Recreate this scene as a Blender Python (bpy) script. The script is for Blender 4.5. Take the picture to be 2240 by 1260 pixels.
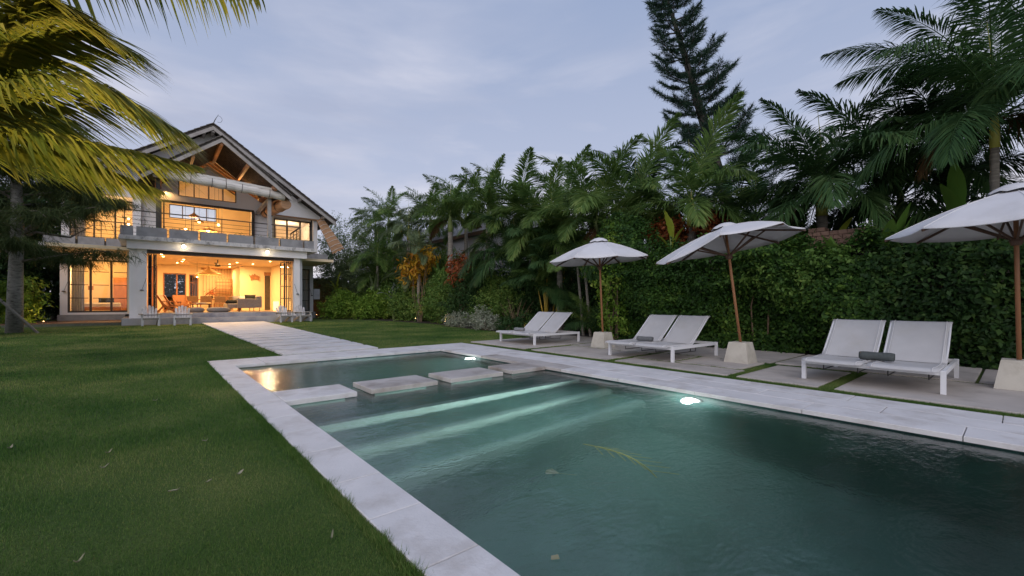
import bpy, math, random
import numpy as np
from mathutils import Vector
for o in list(bpy.data.objects): bpy.data.objects.remove(o)
R = math.radians
SC = bpy.context.scene
COL = SC.collection
random.seed(7)
# ------------------------------------------------------------------ camera
cam_d = bpy.data.cameras.new('camera'); cam = bpy.data.objects.new('camera', cam_d); COL.objects.link(cam)
cam.location = (0, 0, 1.1); cam.rotation_euler = (R(90), 0, -math.atan(793/938.))
cam_d.sensor_width = 36; cam_d.lens = 938/2240*36; cam_d.shift_y = 32/2240; cam_d.clip_start = .05; cam_d.clip_end = 2000
SC.camera = cam
# ------------------------------------------------------------------ world
W = bpy.data.worlds.new('World'); SC.world = W; W.use_nodes = True
nt = W.node_tree; N = nt.nodes; L = nt.links; N.clear()
out = N.new('ShaderNodeOutputWorld'); bg = N.new('ShaderNodeBackground'); L.new(bg.outputs[0], out.inputs[0])
sky = N.new('ShaderNodeTexSky'); sky.sky_type = 'NISHITA'; sky.sun_disc = False
SUN_EL, SUN_AZ = 30, -134          # the soft light left after sunset comes from high on the left
sky.sun_elevation = R(SUN_EL); sky.sun_rotation = R(SUN_AZ)
sky.air_density = 1.0; sky.dust_density = 1.6; sky.ozone_density = 3.0
tc = N.new('ShaderNodeTexCoord'); mp = N.new('ShaderNodeMapping'); mp.inputs['Scale'].default_value = (1.0, 1.0, 4.2)
mp.inputs['Rotation'].default_value = (R(9), R(6), R(20))
L.new(tc.outputs['Generated'], mp.inputs[0])
n1 = N.new('ShaderNodeTexNoise'); n1.inputs['Scale'].default_value = 1.9; n1.inputs['Detail'].default_value = 7; n1.inputs['Roughness'].default_value = .52; n1.inputs['Distortion'].default_value = .35
L.new(mp.outputs[0], n1.inputs['Vector'])
cr = N.new('ShaderNodeValToRGB'); cr.color_ramp.elements[0].position = .42; cr.color_ramp.elements[1].position = .62
L.new(n1.outputs['Fac'], cr.inputs[0])
# clouds thin out towards the zenith, thicken near the horizon
sep = N.new('ShaderNodeSeparateXYZ'); L.new(tc.outputs['Generated'], sep.inputs[0])
mr = N.new('ShaderNodeMapRange'); mr.inputs[1].default_value = 0; mr.inputs[2].default_value = .62; mr.inputs[3].default_value = .95; mr.inputs[4].default_value = .10
L.new(sep.outputs['Z'], mr.inputs[0])
cm = N.new('ShaderNodeMath'); cm.operation = 'MULTIPLY'; L.new(cr.outputs[0], cm.inputs[0]); L.new(mr.outputs[0], cm.inputs[1])
# dusk tint over the physical sky: deep blue overhead, paler lavender towards the horizon
gr = N.new('ShaderNodeValToRGB'); e = gr.color_ramp.elements
e[0].position = 0; e[0].color = (.72, .72, .81, 1); e[1].position = .60; e[1].color = (.34, .425, .63, 1)
m_ = gr.color_ramp.elements.new(.25); m_.color = (.52, .57, .735, 1)
L.new(sep.outputs['Z'], gr.inputs[0])
sk = N.new('ShaderNodeMix'); sk.data_type = 'RGBA'; sk.inputs[0].default_value = .85
skm = N.new('ShaderNodeMix'); skm.data_type = 'RGBA'; skm.blend_type = 'MULTIPLY'; skm.inputs[0].default_value = 1; skm.inputs[7].default_value = (.05, .05, .05, 1)
L.new(sky.outputs[0], skm.inputs[6]); L.new(skm.outputs[2], sk.inputs[6]); L.new(gr.outputs[0], sk.inputs[7])
n2 = N.new('ShaderNodeTexNoise'); n2.inputs['Scale'].default_value = 3.2; n2.inputs['Detail'].default_value = 5
L.new(mp.outputs[0], n2.inputs['Vector'])
cc = N.new('ShaderNodeValToRGB'); cc.color_ramp.elements[0].position = .35; cc.color_ramp.elements[0].color = (.42, .44, .56, 1); cc.color_ramp.elements[1].position = .66; cc.color_ramp.elements[1].color = (.95, .90, .94, 1)
L.new(n2.outputs['Fac'], cc.inputs[0])
fx = N.new('ShaderNodeMix'); fx.data_type = 'RGBA'
L.new(cm.outputs[0], fx.inputs[0]); L.new(sk.outputs[2], fx.inputs[6]); L.new(cc.outputs[0], fx.inputs[7])
L.new(fx.outputs[2], bg.inputs[0]); bg.inputs[1].default_value = 1.08
# ------------------------------------------------------------------ soft light after sunset
sd = bpy.data.lights.new('sun', 'SUN'); sd.energy = 1.5; sd.angle = R(60); sd.color = (1, .93, .90)
so = bpy.data.objects.new('sun', sd); COL.objects.link(so); so.location = (-10, -4, 20)
az = R(SUN_AZ); el = R(SUN_EL)
sv = Vector((math.sin(az)*math.cos(el), math.cos(az)*math.cos(el), math.sin(el)))
so.rotation_euler = sv.to_track_quat('Z', 'Y').to_euler()
# ------------------------------------------------------------------ exposure / render
SC.view_settings.view_transform = 'Standard'; SC.view_settings.look = 'None'; SC.view_settings.exposure = 0; SC.view_settings.gamma = 1
SC.view_settings.use_curve_mapping = False
SC.render.engine = 'CYCLES'; cy = SC.cycles
cy.use_denoising = True; cy.denoiser = 'OPENIMAGEDENOISE'
cy.max_bounces = 8; cy.diffuse_bounces = 3; cy.glossy_bounces = 3; cy.transmission_bounces = 6; cy.transparent_max_bounces = 12
cy.sample_clamp_indirect = 3; cy.blur_glossy = 1.0; cy.use_light_tree = True

# ================================================================== materials
MATS = {}
def newmat(name):
    m = bpy.data.materials.new(name); m.use_nodes = True; MATS[name] = m
    return m, m.node_tree.nodes, m.node_tree.links, m.node_tree.nodes['Principled BSDF']
def mat(name, col, rough=.6, var=.15, scale=6, bump=0, bscale=40, metal=0, spec=.4, stain=None, stain_scale=2, stain_amt=.5, stretch=(1, 1, 1), detail=5):
    m, n, l, b = newmat(name)
    b.inputs['Roughness'].default_value = rough; b.inputs['Metallic'].default_value = metal; b.inputs['Specular IOR Level'].default_value = spec
    t = n.new('ShaderNodeTexCoord'); mpp = n.new('ShaderNodeMapping'); mpp.inputs['Scale'].default_value = stretch; l.new(t.outputs['Object'], mpp.inputs[0])
    inf = n.new('ShaderNodeObjectInfo'); ad = n.new('ShaderNodeVectorMath'); ad.operation = 'ADD'
    sc_ = n.new('ShaderNodeMath'); sc_.operation = 'MULTIPLY'; sc_.inputs[1].default_value = 37; l.new(inf.outputs['Random'], sc_.inputs[0])
    l.new(mpp.outputs[0], ad.inputs[0]); l.new(sc_.outputs[0], ad.inputs[1])
    ns = n.new('ShaderNodeTexNoise'); ns.inputs['Scale'].default_value = scale; ns.inputs['Detail'].default_value = detail; l.new(ad.outputs[0], ns.inputs['Vector'])
    rp = n.new('ShaderNodeValToRGB'); rp.color_ramp.elements[0].position = .3; rp.color_ramp.elements[1].position = .7
    rp.color_ramp.elements[0].color = tuple(max(0, c*(1-var)) for c in col)+(1,); rp.color_ramp.elements[1].color = tuple(min(.95, c*(1+var)) for c in col)+(1,)
    l.new(ns.outputs['Fac'], rp.inputs[0]); src = rp.outputs[0]
    if stain:
        s2 = n.new('ShaderNodeTexNoise'); s2.inputs['Scale'].default_value = stain_scale; s2.inputs['Detail'].default_value = 8; s2.inputs['Roughness'].default_value = .65; l.new(ad.outputs[0], s2.inputs['Vector'])
        r2 = n.new('ShaderNodeValToRGB'); r2.color_ramp.elements[0].position = .50; r2.color_ramp.elements[1].position = .68
        r2.color_ramp.elements[1].color = (stain_amt,)*3+(1,)
        l.new(s2.outputs['Fac'], r2.inputs[0])
        mx = n.new('ShaderNodeMix'); mx.data_type = 'RGBA'; l.new(r2.outputs[0], mx.inputs[0]); l.new(src, mx.inputs[6]); mx.inputs[7].default_value = stain+(1,); src = mx.outputs[2]
    l.new(src, b.inputs['Base Color'])
    if bump:
        nb = n.new('ShaderNodeTexNoise'); nb.inputs['Scale'].default_value = bscale; nb.inputs['Detail'].default_value = 4; l.new(ad.outputs[0], nb.inputs['Vector'])
        bp = n.new('ShaderNodeBump'); bp.inputs['Strength'].default_value = bump; bp.inputs['Distance'].default_value = .01; l.new(nb.outputs['Fac'], bp.inputs['Height']); l.new(bp.outputs[0], b.inputs['Normal'])
    return m
def leafmat(name, cols, rough=.5, trans=.3, clump=.8, amp=.9):
    """every leaf takes a colour of its own; a slow noise drifts the kind of green through the plant"""
    m, n, l, b = newmat(name)
    g = n.new('ShaderNodeNewGeometry'); t = n.new('ShaderNodeTexCoord')
    ns = n.new('ShaderNodeTexNoise'); ns.inputs['Scale'].default_value = clump; ns.inputs['Detail'].default_value = 2; l.new(t.outputs['Object'], ns.inputs['Vector'])
    inf = n.new('ShaderNodeObjectInfo')
    a = n.new('ShaderNodeMath'); a.operation = 'MULTIPLY_ADD'; a.inputs[1].default_value = .5; l.new(g.outputs['Random Per Island'], a.inputs[0])
    a2 = n.new('ShaderNodeMath'); a2.operation = 'MULTIPLY_ADD'; a2.inputs[1].default_value = amp; a2.inputs[2].default_value = .23-.5*amp; l.new(ns.outputs['Fac'], a2.inputs[0])
    a3 = n.new('ShaderNodeMath'); a3.operation = 'MULTIPLY_ADD'; a3.inputs[1].default_value = .16; l.new(inf.outputs['Random'], a3.inputs[0]); l.new(a2.outputs[0], a3.inputs[2])
    l.new(a3.outputs[0], a.inputs[2])
    rp = n.new('ShaderNodeValToRGB'); el_ = rp.color_ramp.elements
    el_[0].position = 0; el_[0].color = cols[0]+(1,); el_[1].position = 1; el_[1].color = cols[-1]+(1,)
    for i in range(1, len(cols)-1): el_.new(i/(len(cols)-1)).color = cols[i]+(1,)
    l.new(a.outputs[0], rp.inputs[0]); l.new(rp.outputs[0], b.inputs['Base Color'])
    b.inputs['Roughness'].default_value = rough; b.inputs['Specular IOR Level'].default_value = .16
    tr = n.new('ShaderNodeBsdfTranslucent'); l.new(rp.outputs[0], tr.inputs[0]); mx = n.new('ShaderNodeMixShader'); mx.inputs[0].default_value = trans
    l.new(b.outputs[0], mx.inputs[1]); l.new(tr.outputs[0], mx.inputs[2]); l.new(mx.outputs[0], n['Material Output'].inputs[0])
    return m
def emis(name, col, st):
    m, n, l, b = newmat(name); b.inputs['Base Color'].default_value = col+(1,); b.inputs['Emission Color'].default_value = col+(1,); b.inputs['Emission Strength'].default_value = st
    return m
def glassmat(name, tint=(.93, .95, .96), refl=.10):
    m, n, l, b = newmat(name)
    tr = n.new('ShaderNodeBsdfTransparent'); tr.inputs[0].default_value = tint+(1,); gl = n.new('ShaderNodeBsdfGlossy'); gl.inputs['Roughness'].default_value = .02
    fr = n.new('ShaderNodeFresnel'); fr.inputs[0].default_value = 1.45; mx = n.new('ShaderNodeMixShader'); l.new(fr.outputs[0], mx.inputs[0]); l.new(tr.outputs[0], mx.inputs[1]); l.new(gl.outputs[0], mx.inputs[2])
    l.new(mx.outputs[0], n['Material Output'].inputs[0]); return m

mat('stone', (.64, .615, .61), .62, .09, 2.5, .3, 60, stain=(.38, .335, .30), stain_scale=2.4, stain_amt=.55)
mat('stone_wet', (.46, .42, .395), .5, .12, 3, .25, 60, stain=(.20, .155, .12), stain_scale=1.3, stain_amt=.85)
mat('deckstone', (.45, .405, .37), .75, .12, 2.2, .35, 70, stain=(.25, .22, .19), stain_scale=1.5, stain_amt=.6)
mat('pool_step_lit', (.13, .19, .185), .7, .15, 4, .2, 40)  # pool stone lightened on the risers, lamplight painted into the tone
mat('mortar', (.10, .11, .08), .9, .2, 12, .5, 80)
mat('plaster', (.82, .80, .80), .75, .03, 2, .1, 50, stain=(.62, .59, .56), stain_scale=.9, stain_amt=.15)
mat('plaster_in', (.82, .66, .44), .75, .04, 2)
mat('ledge', (.60, .58, .56), .85, .1, 6, .4, 60, stain=(.13, .12, .11), stain_scale=5, stain_amt=.8, stretch=(1, 1, .6))
mat('concrete', (.30, .295, .295), .85, .12, 3, .3, 60, stain=(.14, .14, .15), stain_scale=1.2, stain_amt=.6)
mat('plinth', (.40, .39, .40), .8, .12, 2, .3, 60, stain=(.20, .20, .24), stain_scale=1.4, stain_amt=.7)
mat('dark_metal', (.045, .042, .04), .45, .2, 10)
mat('bronze_frame', (.06, .05, .042), .5, .2, 6)
mat('teak', (.30, .135, .06), .55, .25, 4, .3, 40, stretch=(1, 1, .15))
mat('teak_dark', (.085, .045, .028), .55, .25, 6, .3, 40)
mat('rafter', (.34, .16, .075), .7, .25, 5, .2, 40)
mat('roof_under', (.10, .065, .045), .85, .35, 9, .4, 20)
mat('tile_roof', (.13, .115, .105), .85, .3, 6, .5, 20)
mat('bargeboard', (.36, .335, .315), .8, .12, 4, .4, 30, stain=(.22, .19, .17), stain_scale=3, stain_amt=.6)
mat('blind', (.68, .65, .61), .85, .14, 5, .6, 30, stain=(.30, .26, .22), stain_scale=4, stain_amt=.55, stretch=(.12, 3, 3))
mat('blind_tan', (.47, .27, .15), .8, .15, 6, .5, 30, stretch=(.3, .3, 3))
mat('white_paint', (.72, .72, .74), .4, .03, 4)
mat('sling', (.57, .56, .565), .75, .04, 5, .35, 260, stain=(.50, .47, .43), stain_scale=2.2, stain_amt=.5)
mat('sling_hem', (.70, .69, .69), .7, .03, 5, .2, 200)
mat('towel', (.075, .085, .085), .95, .15, 30, .7, 120)
mat('towel_mid', (.13, .135, .14), .95, .15, 30, .7, 120)
mat('towel_light', (.21, .21, .22), .95, .15, 30, .7, 120)
mat('canvas', (.62, .61, .63), .8, .05, 2, .2, 150, stain=(.46, .44, .42), stain_scale=1.6, stain_amt=.35)
mat('cast_stone', (.50, .465, .40), .85, .09, 3, .35, 50, stain=(.34, .30, .24), stain_scale=2.5, stain_amt=.5)
mat('pale_wood', (.62, .61, .62), .85, .18, 7, .5, 40, stain=(.30, .27, .25), stain_scale=9, stain_amt=.6, stretch=(1, 1, .3))
mat('grey_wood', (.27, .25, .22), .85, .25, 7, .5, 40)
mat('chair_brown', (.17, .095, .05), .8, .2, 8)
mat('wood_warm', (.34, .14, .055), .5, .2, 5, .15, 40, stretch=(1, 1, .2))
mat('grey_cloth', (.24, .225, .215), .95, .1, 14, .3, 120)
mat('dark_cloth', (.02, .022, .02), .95, .2, 14)
mat('pale_cloth', (.62, .57, .52), .95, .06, 14)
mat('rattan', (.55, .33, .13), .7, .25, 30, .4, 80)
mat('floor_in', (.42, .33, .25), .25, .08, 2)
mat('tile_roof_far', (.27, .26, .27), .85, .2, 5)
mat('wall_far', (.42, .42, .45), .85, .08, 3, stretch=(.2, .2, 6))
mat('garden_wall', (.17, .145, .12), .9, .25, 2, .4, 20, stain=(.06, .06, .045), stain_scale=1.2, stain_amt=.7)
mat('brickwall', (.33, .20, .15), .9, .25, 5, .4, 30)
mat('bark_palm', (.21, .19, .165), .9, .35, 5, .8, 14, stretch=(1, 1, 5))
mat('bark_pine', (.055, .045, .038), .95, .3, 8, .8, 20)
mat('bark_grey', (.15, .13, .11), .95, .35, 6, .8, 16)
mat('bark_mottled', (.26, .25, .23), .9, .2, 5, .8, 14, stain=(.06, .055, .05), stain_scale=7, stain_amt=.9, stretch=(1, 1, 3))
mat('shaft', (.36, .34, .07), .45, .25, 2.5, .1, 20, stretch=(1, 1, .4))
mat('shaft_green', (.16, .21, .06), .45, .25, 2.5, .1, 20, stretch=(1, 1, .4))
mat('cane', (.36, .26, .035), .45, .25, 3, stretch=(1, 1, 1))
mat('twig', (.16, .11, .07), .9, .25, 9)
mat('soil', (.035, .028, .02), .95, .3, 6, .6, 30)
mat('wood_deck', (.17, .09, .05), .7, .2, 4, .2, 30)
mat('rachis', (.26, .26, .06), .5, .2, 4)
leafmat('frond_coco', [(.06, .10, .02), (.13, .17, .03), (.25, .25, .045), (.42, .36, .09)], .5, .45)
leafmat('frond_green', [(.040, .080, .024), (.085, .16, .040), (.155, .245, .062), (.31, .37, .12)], .45, .42, 1.3)
leafmat('frond_dark', [(.020, .050, .019), (.036, .086, .029), (.062, .125, .04), (.11, .17, .06)], .5, .30)
leafmat('frond_pale', [(.08, .12, .06), (.12, .17, .08), (.18, .23, .11), (.25, .27, .14)], .5, .3)
leafmat('frond_brown', [(.05, .03, .014), (.09, .05, .022), (.15, .09, .035)], .6, .2)
leafmat('hedge_leaf', [(.009, .026, .007), (.021, .055, .011), (.046, .108, .018), (.16, .26, .042)], .5, .28, 1.5)
leafmat('hedge_dark', [(.007, .019, .006), (.014, .037, .010), (.030, .070, .016), (.09, .15, .032)], .5, .25, 1.5)
leafmat('shrub_bright', [(.055, .12, .018), (.12, .23, .03), (.22, .34, .05), (.42, .48, .10)], .5, .35, 1.3)
leafmat('shrub_mid', [(.036, .082, .018), (.075, .155, .032), (.14, .235, .05), (.24, .31, .075)], .5, .32, 1.3)
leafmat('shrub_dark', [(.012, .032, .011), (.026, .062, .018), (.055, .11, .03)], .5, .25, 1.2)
leafmat('variegated', [(.07, .10, .05), (.20, .24, .16), (.38, .40, .32), (.50, .50, .42)], .5, .25, 2)
leafmat('croton', [(.10, .10, .015), (.38, .25, .02), (.52, .30, .03), (.42, .12, .02)], .4, .25, 2)
leafmat('red_leaf', [(.06, .025, .012), (.20, .05, .02), (.30, .085, .025), (.12, .05, .03)], .45, .25, 1.5)
leafmat('shrub_pale', [(.06, .10, .045), (.11, .16, .07), (.17, .23, .10), (.26, .30, .15)], .5, .35, 1.0)
leafmat('needle', [(.014, .034, .022), (.024, .055, .034), (.045, .085, .05)], .6, .1, .5)
leafmat('needle_left', [(.018, .032, .010), (.036, .058, .017), (.075, .09, .028)], .6, .15, .5)
leafmat('banana', [(.045, .11, .018), (.08, .17, .03), (.15, .25, .05)], .35, .35, .6)
leafmat('banana_yellow', [(.14, .20, .02), (.25, .30, .03), (.33, .36, .06)], .35, .35, .6)
leafmat('greyleaf', [(.16, .19, .16), (.26, .29, .25), (.38, .40, .36)], .5, .2, .6)
leafmat('blade', [(.024, .066, .014), (.052, .125, .024), (.115, .20, .045), (.26, .28, .10)], .6, .34, .45, 2.0)
leafmat('dead_leaf', [(.20, .19, .12), (.30, .28, .20), (.13, .15, .04)], .7, .1, 3)
emis('bulb_warm', (1, .62, .25), 30); emis('bulb_soft', (1, .60, .24), 7); emis('bulb_flood', (1, .80, .50), 30)
emis('bulb_pool', (.92, 1, .95), 22); emis('shade_glow', (1, .58, .20), 3.0)
glassmat('glass')
m_s = M0 = MATS['sling']; ns_ = m_s.node_tree.nodes; tb_ = ns_.new('ShaderNodeBsdfTransparent'); ms_ = ns_.new('ShaderNodeMixShader'); ms_.inputs[0].default_value = .16
m_s.node_tree.links.new(ns_['Principled BSDF'].outputs[0], ms_.inputs[1]); m_s.node_tree.links.new(tb_.outputs[0], ms_.inputs[2]); m_s.node_tree.links.new(ms_.outputs[0], ns_['Material Output'].inputs[0])      # open mesh weave

# lawn: short mown turf, patchy
m, n, l, b = newmat('lawn')
t = n.new('ShaderNodeTexCoord')
a = n.new('ShaderNodeTexNoise'); a.inputs['Scale'].default_value = .9; a.inputs['Detail'].default_value = 6; l.new(t.outputs['Object'], a.inputs['Vector'])
a2 = n.new('ShaderNodeTexNoise'); a2.inputs['Scale'].default_value = 70; a2.inputs['Detail'].default_value = 5; a2.inputs['Roughness'].default_value = .7; l.new(t.outputs['Object'], a2.inputs['Vector'])
r1 = n.new('ShaderNodeValToRGB'); q = r1.color_ramp.elements; q[0].position = .32; q[0].color = (.036, .090, .020, 1); q[1].position = .72; q[1].color = (.145, .18, .055, 1); l.new(a.outputs['Fac'], r1.inputs[0])
r2 = n.new('ShaderNodeValToRGB'); q = r2.color_ramp.elements; q[0].position = .3; q[0].color = (.45, .45, .45, 1); q[1].position = .72; q[1].color = (1.45, 1.45, 1.3, 1); l.new(a2.outputs['Fac'], r2.inputs[0])
mm = n.new('ShaderNodeMix'); mm.data_type = 'RGBA'; mm.blend_type = 'MULTIPLY'; mm.inputs[0].default_value = 1; l.new(r1.outputs[0], mm.inputs[6]); l.new(r2.outputs[0], mm.inputs[7]); l.new(mm.outputs[2], b.inputs['Base Color'])
b.inputs['Roughness'].default_value = .9; b.inputs['Specular IOR Level'].default_value = .15
bp = n.new('ShaderNodeBump'); bp.inputs['Strength'].default_value = .9; bp.inputs['Distance'].default_value = .02; l.new(a2.outputs['Fac'], bp.inputs['Height']); l.new(bp.outputs[0], b.inputs['Normal'])

# pool stone: green Sukabumi-like tiles with faint joints
m, n, l, b = newmat('pool_stone')
t = n.new('ShaderNodeTexCoord'); bk = n.new('ShaderNodeTexBrick'); bk.inputs['Scale'].default_value = 5; bk.offset = 0
bk.inputs['Color1'].default_value = (.026, .068, .066, 1); bk.inputs['Color2'].default_value = (.040, .092, .088, 1); bk.inputs['Mortar'].default_value = (.03, .07, .062, 1); bk.inputs['Mortar Size'].default_value = .012
bk.inputs['Brick Width'].default_value = .5; bk.inputs['Row Height'].default_value = .5
l.new(t.outputs['Object'], bk.inputs['Vector'])
ns = n.new('ShaderNodeTexNoise'); ns.inputs['Scale'].default_value = 2.2; ns.inputs['Detail'].default_value = 6; l.new(t.outputs['Object'], ns.inputs['Vector'])
rr = n.new('ShaderNodeValToRGB'); rr.color_ramp.elements[0].position = .3; rr.color_ramp.elements[0].color = (.72, .72, .72, 1); rr.color_ramp.elements[1].position = .7; rr.color_ramp.elements[1].color = (1.2, 1.2, 1.2, 1); l.new(ns.outputs['Fac'], rr.inputs[0])
mm = n.new('ShaderNodeMix'); mm.data_type = 'RGBA'; mm.blend_type = 'MULTIPLY'; mm.inputs[0].default_value = 1; l.new(bk.outputs[0], mm.inputs[6]); l.new(rr.outputs[0], mm.inputs[7]); l.new(mm.outputs[2], b.inputs['Base Color']); b.inputs['Roughness'].default_value = .7

# water: wind-ruffled surface over slightly turbid water
m, n, l, b = newmat('water')
b.inputs['Base Color'].default_value = (.80, .95, .92, 1); b.inputs['Transmission Weight'].default_value = 1; b.inputs['IOR'].default_value = 1.33; b.inputs['Roughness'].default_value = .075
t = n.new('ShaderNodeTexCoord'); mpp = n.new('ShaderNodeMapping'); mpp.inputs['Scale'].default_value = (1, 1.7, 1); mpp.inputs['Rotation'].default_value = (0, 0, R(25)); l.new(t.outputs['Object'], mpp.inputs[0])
w1 = n.new('ShaderNodeTexNoise'); w1.inputs['Scale'].default_value = 4.5; w1.inputs['Detail'].default_value = 4; w1.inputs['Distortion'].default_value = .6; l.new(mpp.outputs[0], w1.inputs['Vector'])
w2 = n.new('ShaderNodeTexNoise'); w2.inputs['Scale'].default_value = 22; w2.inputs['Detail'].default_value = 3; l.new(mpp.outputs[0], w2.inputs['Vector'])
wa = n.new('ShaderNodeMath'); wa.operation = 'MULTIPLY_ADD'; wa.inputs[1].default_value = .4; l.new(w2.outputs['Fac'], wa.inputs[0]); l.new(w1.outputs['Fac'], wa.inputs[2])
bp = n.new('ShaderNodeBump'); bp.inputs['Strength'].default_value = .13; bp.inputs['Distance'].default_value = .06; l.new(wa.outputs[0], bp.inputs['Height']); l.new(bp.outputs[0], b.inputs['Normal'])
vo = n.new('ShaderNodeVolumePrincipled'); vo.inputs['Color'].default_value = (.45, .78, .78, 1); vo.inputs['Absorption Color'].default_value = (.35, .75, .68, 1); vo.inputs['Density'].default_value = .06; vo.inputs['Anisotropy'].default_value = .3
l.new(vo.outputs[0], n['Material Output'].inputs['Volume'])
M = MATS
# ================================================================== mesh helpers
class MB:
    def __init__(s): s.v = []; s.f = []
    def add(s, vs, fs):
        k = len(s.v); s.v += [tuple(p) for p in vs]; s.f += [tuple(i+k for i in q) for q in fs]; return s
    def box(s, x0, x1, y0, y1, z0, z1):
        return s.add([(x0, y0, z0), (x1, y0, z0), (x1, y1, z0), (x0, y1, z0), (x0, y0, z1), (x1, y0, z1), (x1, y1, z1), (x0, y1, z1)],
                     [(0, 3, 2, 1), (4, 5, 6, 7), (0, 1, 5, 4), (1, 2, 6, 5), (2, 3, 7, 6), (3, 0, 4, 7)])
    def slab(s, q, z0, z1, c=.006):
        """four-cornered slab (counter-clockwise xy corners) with chamfered top edges"""
        cx = sum(p[0] for p in q)/4; cy_ = sum(p[1] for p in q)/4
        def ins(p): dx = cx-p[0]; dy = cy_-p[1]; return (p[0]+c*(1 if dx > 0 else -1), p[1]+c*(1 if dy > 0 else -1))
        vs = [(p[0], p[1], z0) for p in q]+[(p[0], p[1], z1-c) for p in q]+[ins(p)+(z1,) for p in q]
        fs = [(3, 2, 1, 0), (8, 9, 10, 11)]
        for i in range(4):
            j = (i+1) % 4; fs += [(i, j, j+4, i+4), (i+4, j+4, j+8, i+8)]
        return s.add(vs, fs)
    def bar(s, p, q, w, h=None, up=(0, 0, 1)):
        h = h or w; p = Vector(p); q = Vector(q); d = (q-p).normalized(); u = Vector(up)
        if abs(d.dot(u)) > .98: u = Vector((1, 0, 0))
        a = d.cross(u).normalized(); bb = a.cross(d).normalized()
        vs = []
        for c in (p, q):
            for i, j in ((-1, -1), (1, -1), (1, 1), (-1, 1)): vs.append(c+a*(i*w/2)+bb*(j*h/2))
        return s.add(vs, [(0, 1, 2, 3), (7, 6, 5, 4), (0, 4, 5, 1), (1, 5, 6, 2), (2, 6, 7, 3), (3, 7, 4, 0)])
    def tube(s, pts, r, n=8, cap=True):
        pts = [Vector(p) for p in pts]; k = len(pts); rr = r if isinstance(r, (list, tuple)) else [r]*k
        vs = []; fs = []; pa = None
        for i, p in enumerate(pts):
            d = (pts[min(i+1, k-1)]-pts[max(i-1, 0)]).normalized()
            if pa is None: pa = d.orthogonal().normalized()
            a = (pa-d*pa.dot(d)).normalized(); pa = a; bb = d.cross(a)
            for j in range(n):
                th = 2*math.pi*j/n; vs.append(p+a*(math.cos(th)*rr[i])+bb*(math.sin(th)*rr[i]))
        for i in range(k-1):
            for j in range(n): j2 = (j+1) % n; fs.append((i*n+j, i*n+j2, (i+1)*n+j2, (i+1)*n+j))
        if cap: fs += [tuple(range(n-1, -1, -1)), tuple(range((k-1)*n, k*n))]
        return s.add(vs, fs)
    def lathe(s, prof, c=(0, 0, 0), n=16):
        vs = []; fs = []
        for r, z in prof:
            for j in range(n): th = 2*math.pi*j/n; vs.append((c[0]+r*math.cos(th), c[1]+r*math.sin(th), c[2]+z))
        for i in range(len(prof)-1):
            for j in range(n): j2 = (j+1) % n; fs.append((i*n+j, i*n+j2, (i+1)*n+j2, (i+1)*n+j))
        fs += [tuple(range(n-1, -1, -1)), tuple(range((len(prof)-1)*n, len(prof)*n))]
        return s.add(vs, fs)
    def prismY(s, poly, y0, y1):
        n = len(poly); vs = [(x, y0, z) for x, z in poly]+[(x, y1, z) for x, z in poly]
        return s.add(vs, [tuple(range(n)), tuple(range(2*n-1, n-1, -1))]+[(i, i+n, (i+1) % n+n, (i+1) % n) for i in range(n)])
    def wallY(s, y0, y1, x0, x1, z0, z1, holes):
        """wall in the xz plane with rectangular openings, as full-height strips"""
        xs = sorted({x0, x1}|{min(max(h[i], x0), x1) for h in holes for i in (0, 1)})
        for a, b_ in zip(xs, xs[1:]):
            hs = sorted((h[2], h[3]) for h in holes if h[0] < b_-1e-6 and h[1] > a+1e-6); z = z0
            for q0, q1 in hs:
                if q0 > z+1e-6: s.box(a, b_, y0, y1, z, q0)
                z = max(z, q1)
            if z < z1-1e-6: s.box(a, b_, y0, y1, z, z1)
        return s
OFF = {}
def npmesh(name, v, f):
    """numpy verts, equal-length faces"""
    me = bpy.data.meshes.new(name); v = np.asarray(v, np.float32); f = np.asarray(f, np.int32); k = f.shape[1]
    me.vertices.add(len(v)); me.vertices.foreach_set('co', v.ravel()); me.loops.add(f.size); me.loops.foreach_set('vertex_index', f.ravel())
    me.polygons.add(len(f)); me.polygons.foreach_set('loop_start', np.arange(0, f.size, k, dtype=np.int32)); me.polygons.foreach_set('loop_total', np.full(len(f), k, np.int32))
    me.update(calc_edges=True); return me
def tag(o, label=None, cat=None, group=None, kind=None):
    for k_, v_ in (('label', label), ('category', cat), ('group', group), ('kind', kind)):
        if v_: o[k_] = v_
    return o
def mk(name, mb, mt, parent=None, label=None, cat=None, group=None, kind=None, smooth=False, local=False):
    """mesh object from world coordinates (or the parent's own, local=True)"""
    if isinstance(mb, MB):
        v = mb.v
        if parent is not None: off = Vector((0, 0, 0)) if local else OFF[parent.name]
        else:
            xs = [p[0] for p in v]; ys = [p[1] for p in v]; zs = [p[2] for p in v]
            off = Vector((0, 0, 0)) if kind == 'structure' else Vector(((min(xs)+max(xs))/2, (min(ys)+max(ys))/2, min(zs)))
        me = bpy.data.meshes.new(name); me.from_pydata([(p[0]-off.x, p[1]-off.y, p[2]-off.z) for p in v], [], mb.f); me.update()
        import bmesh
        bm = bmesh.new(); bm.from_mesh(me); bmesh.ops.recalc_face_normals(bm, faces=bm.faces); bm.to_mesh(me); bm.free()
    else:
        me = mb; off = Vector((0, 0, 0)) if parent is None or local else OFF[parent.name]
    if smooth: me.polygons.foreach_set('use_smooth', [True]*len(me.polygons))
    if not me.materials: me.materials.append(M[mt])
    o = bpy.data.objects.new(name, me); COL.objects.link(o)
    if parent is not None: o.parent = parent
    else: o.location = off
    OFF[o.name] = off if not local else Vector((0, 0, 0))
    return tag(o, label, cat, group, kind)
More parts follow.
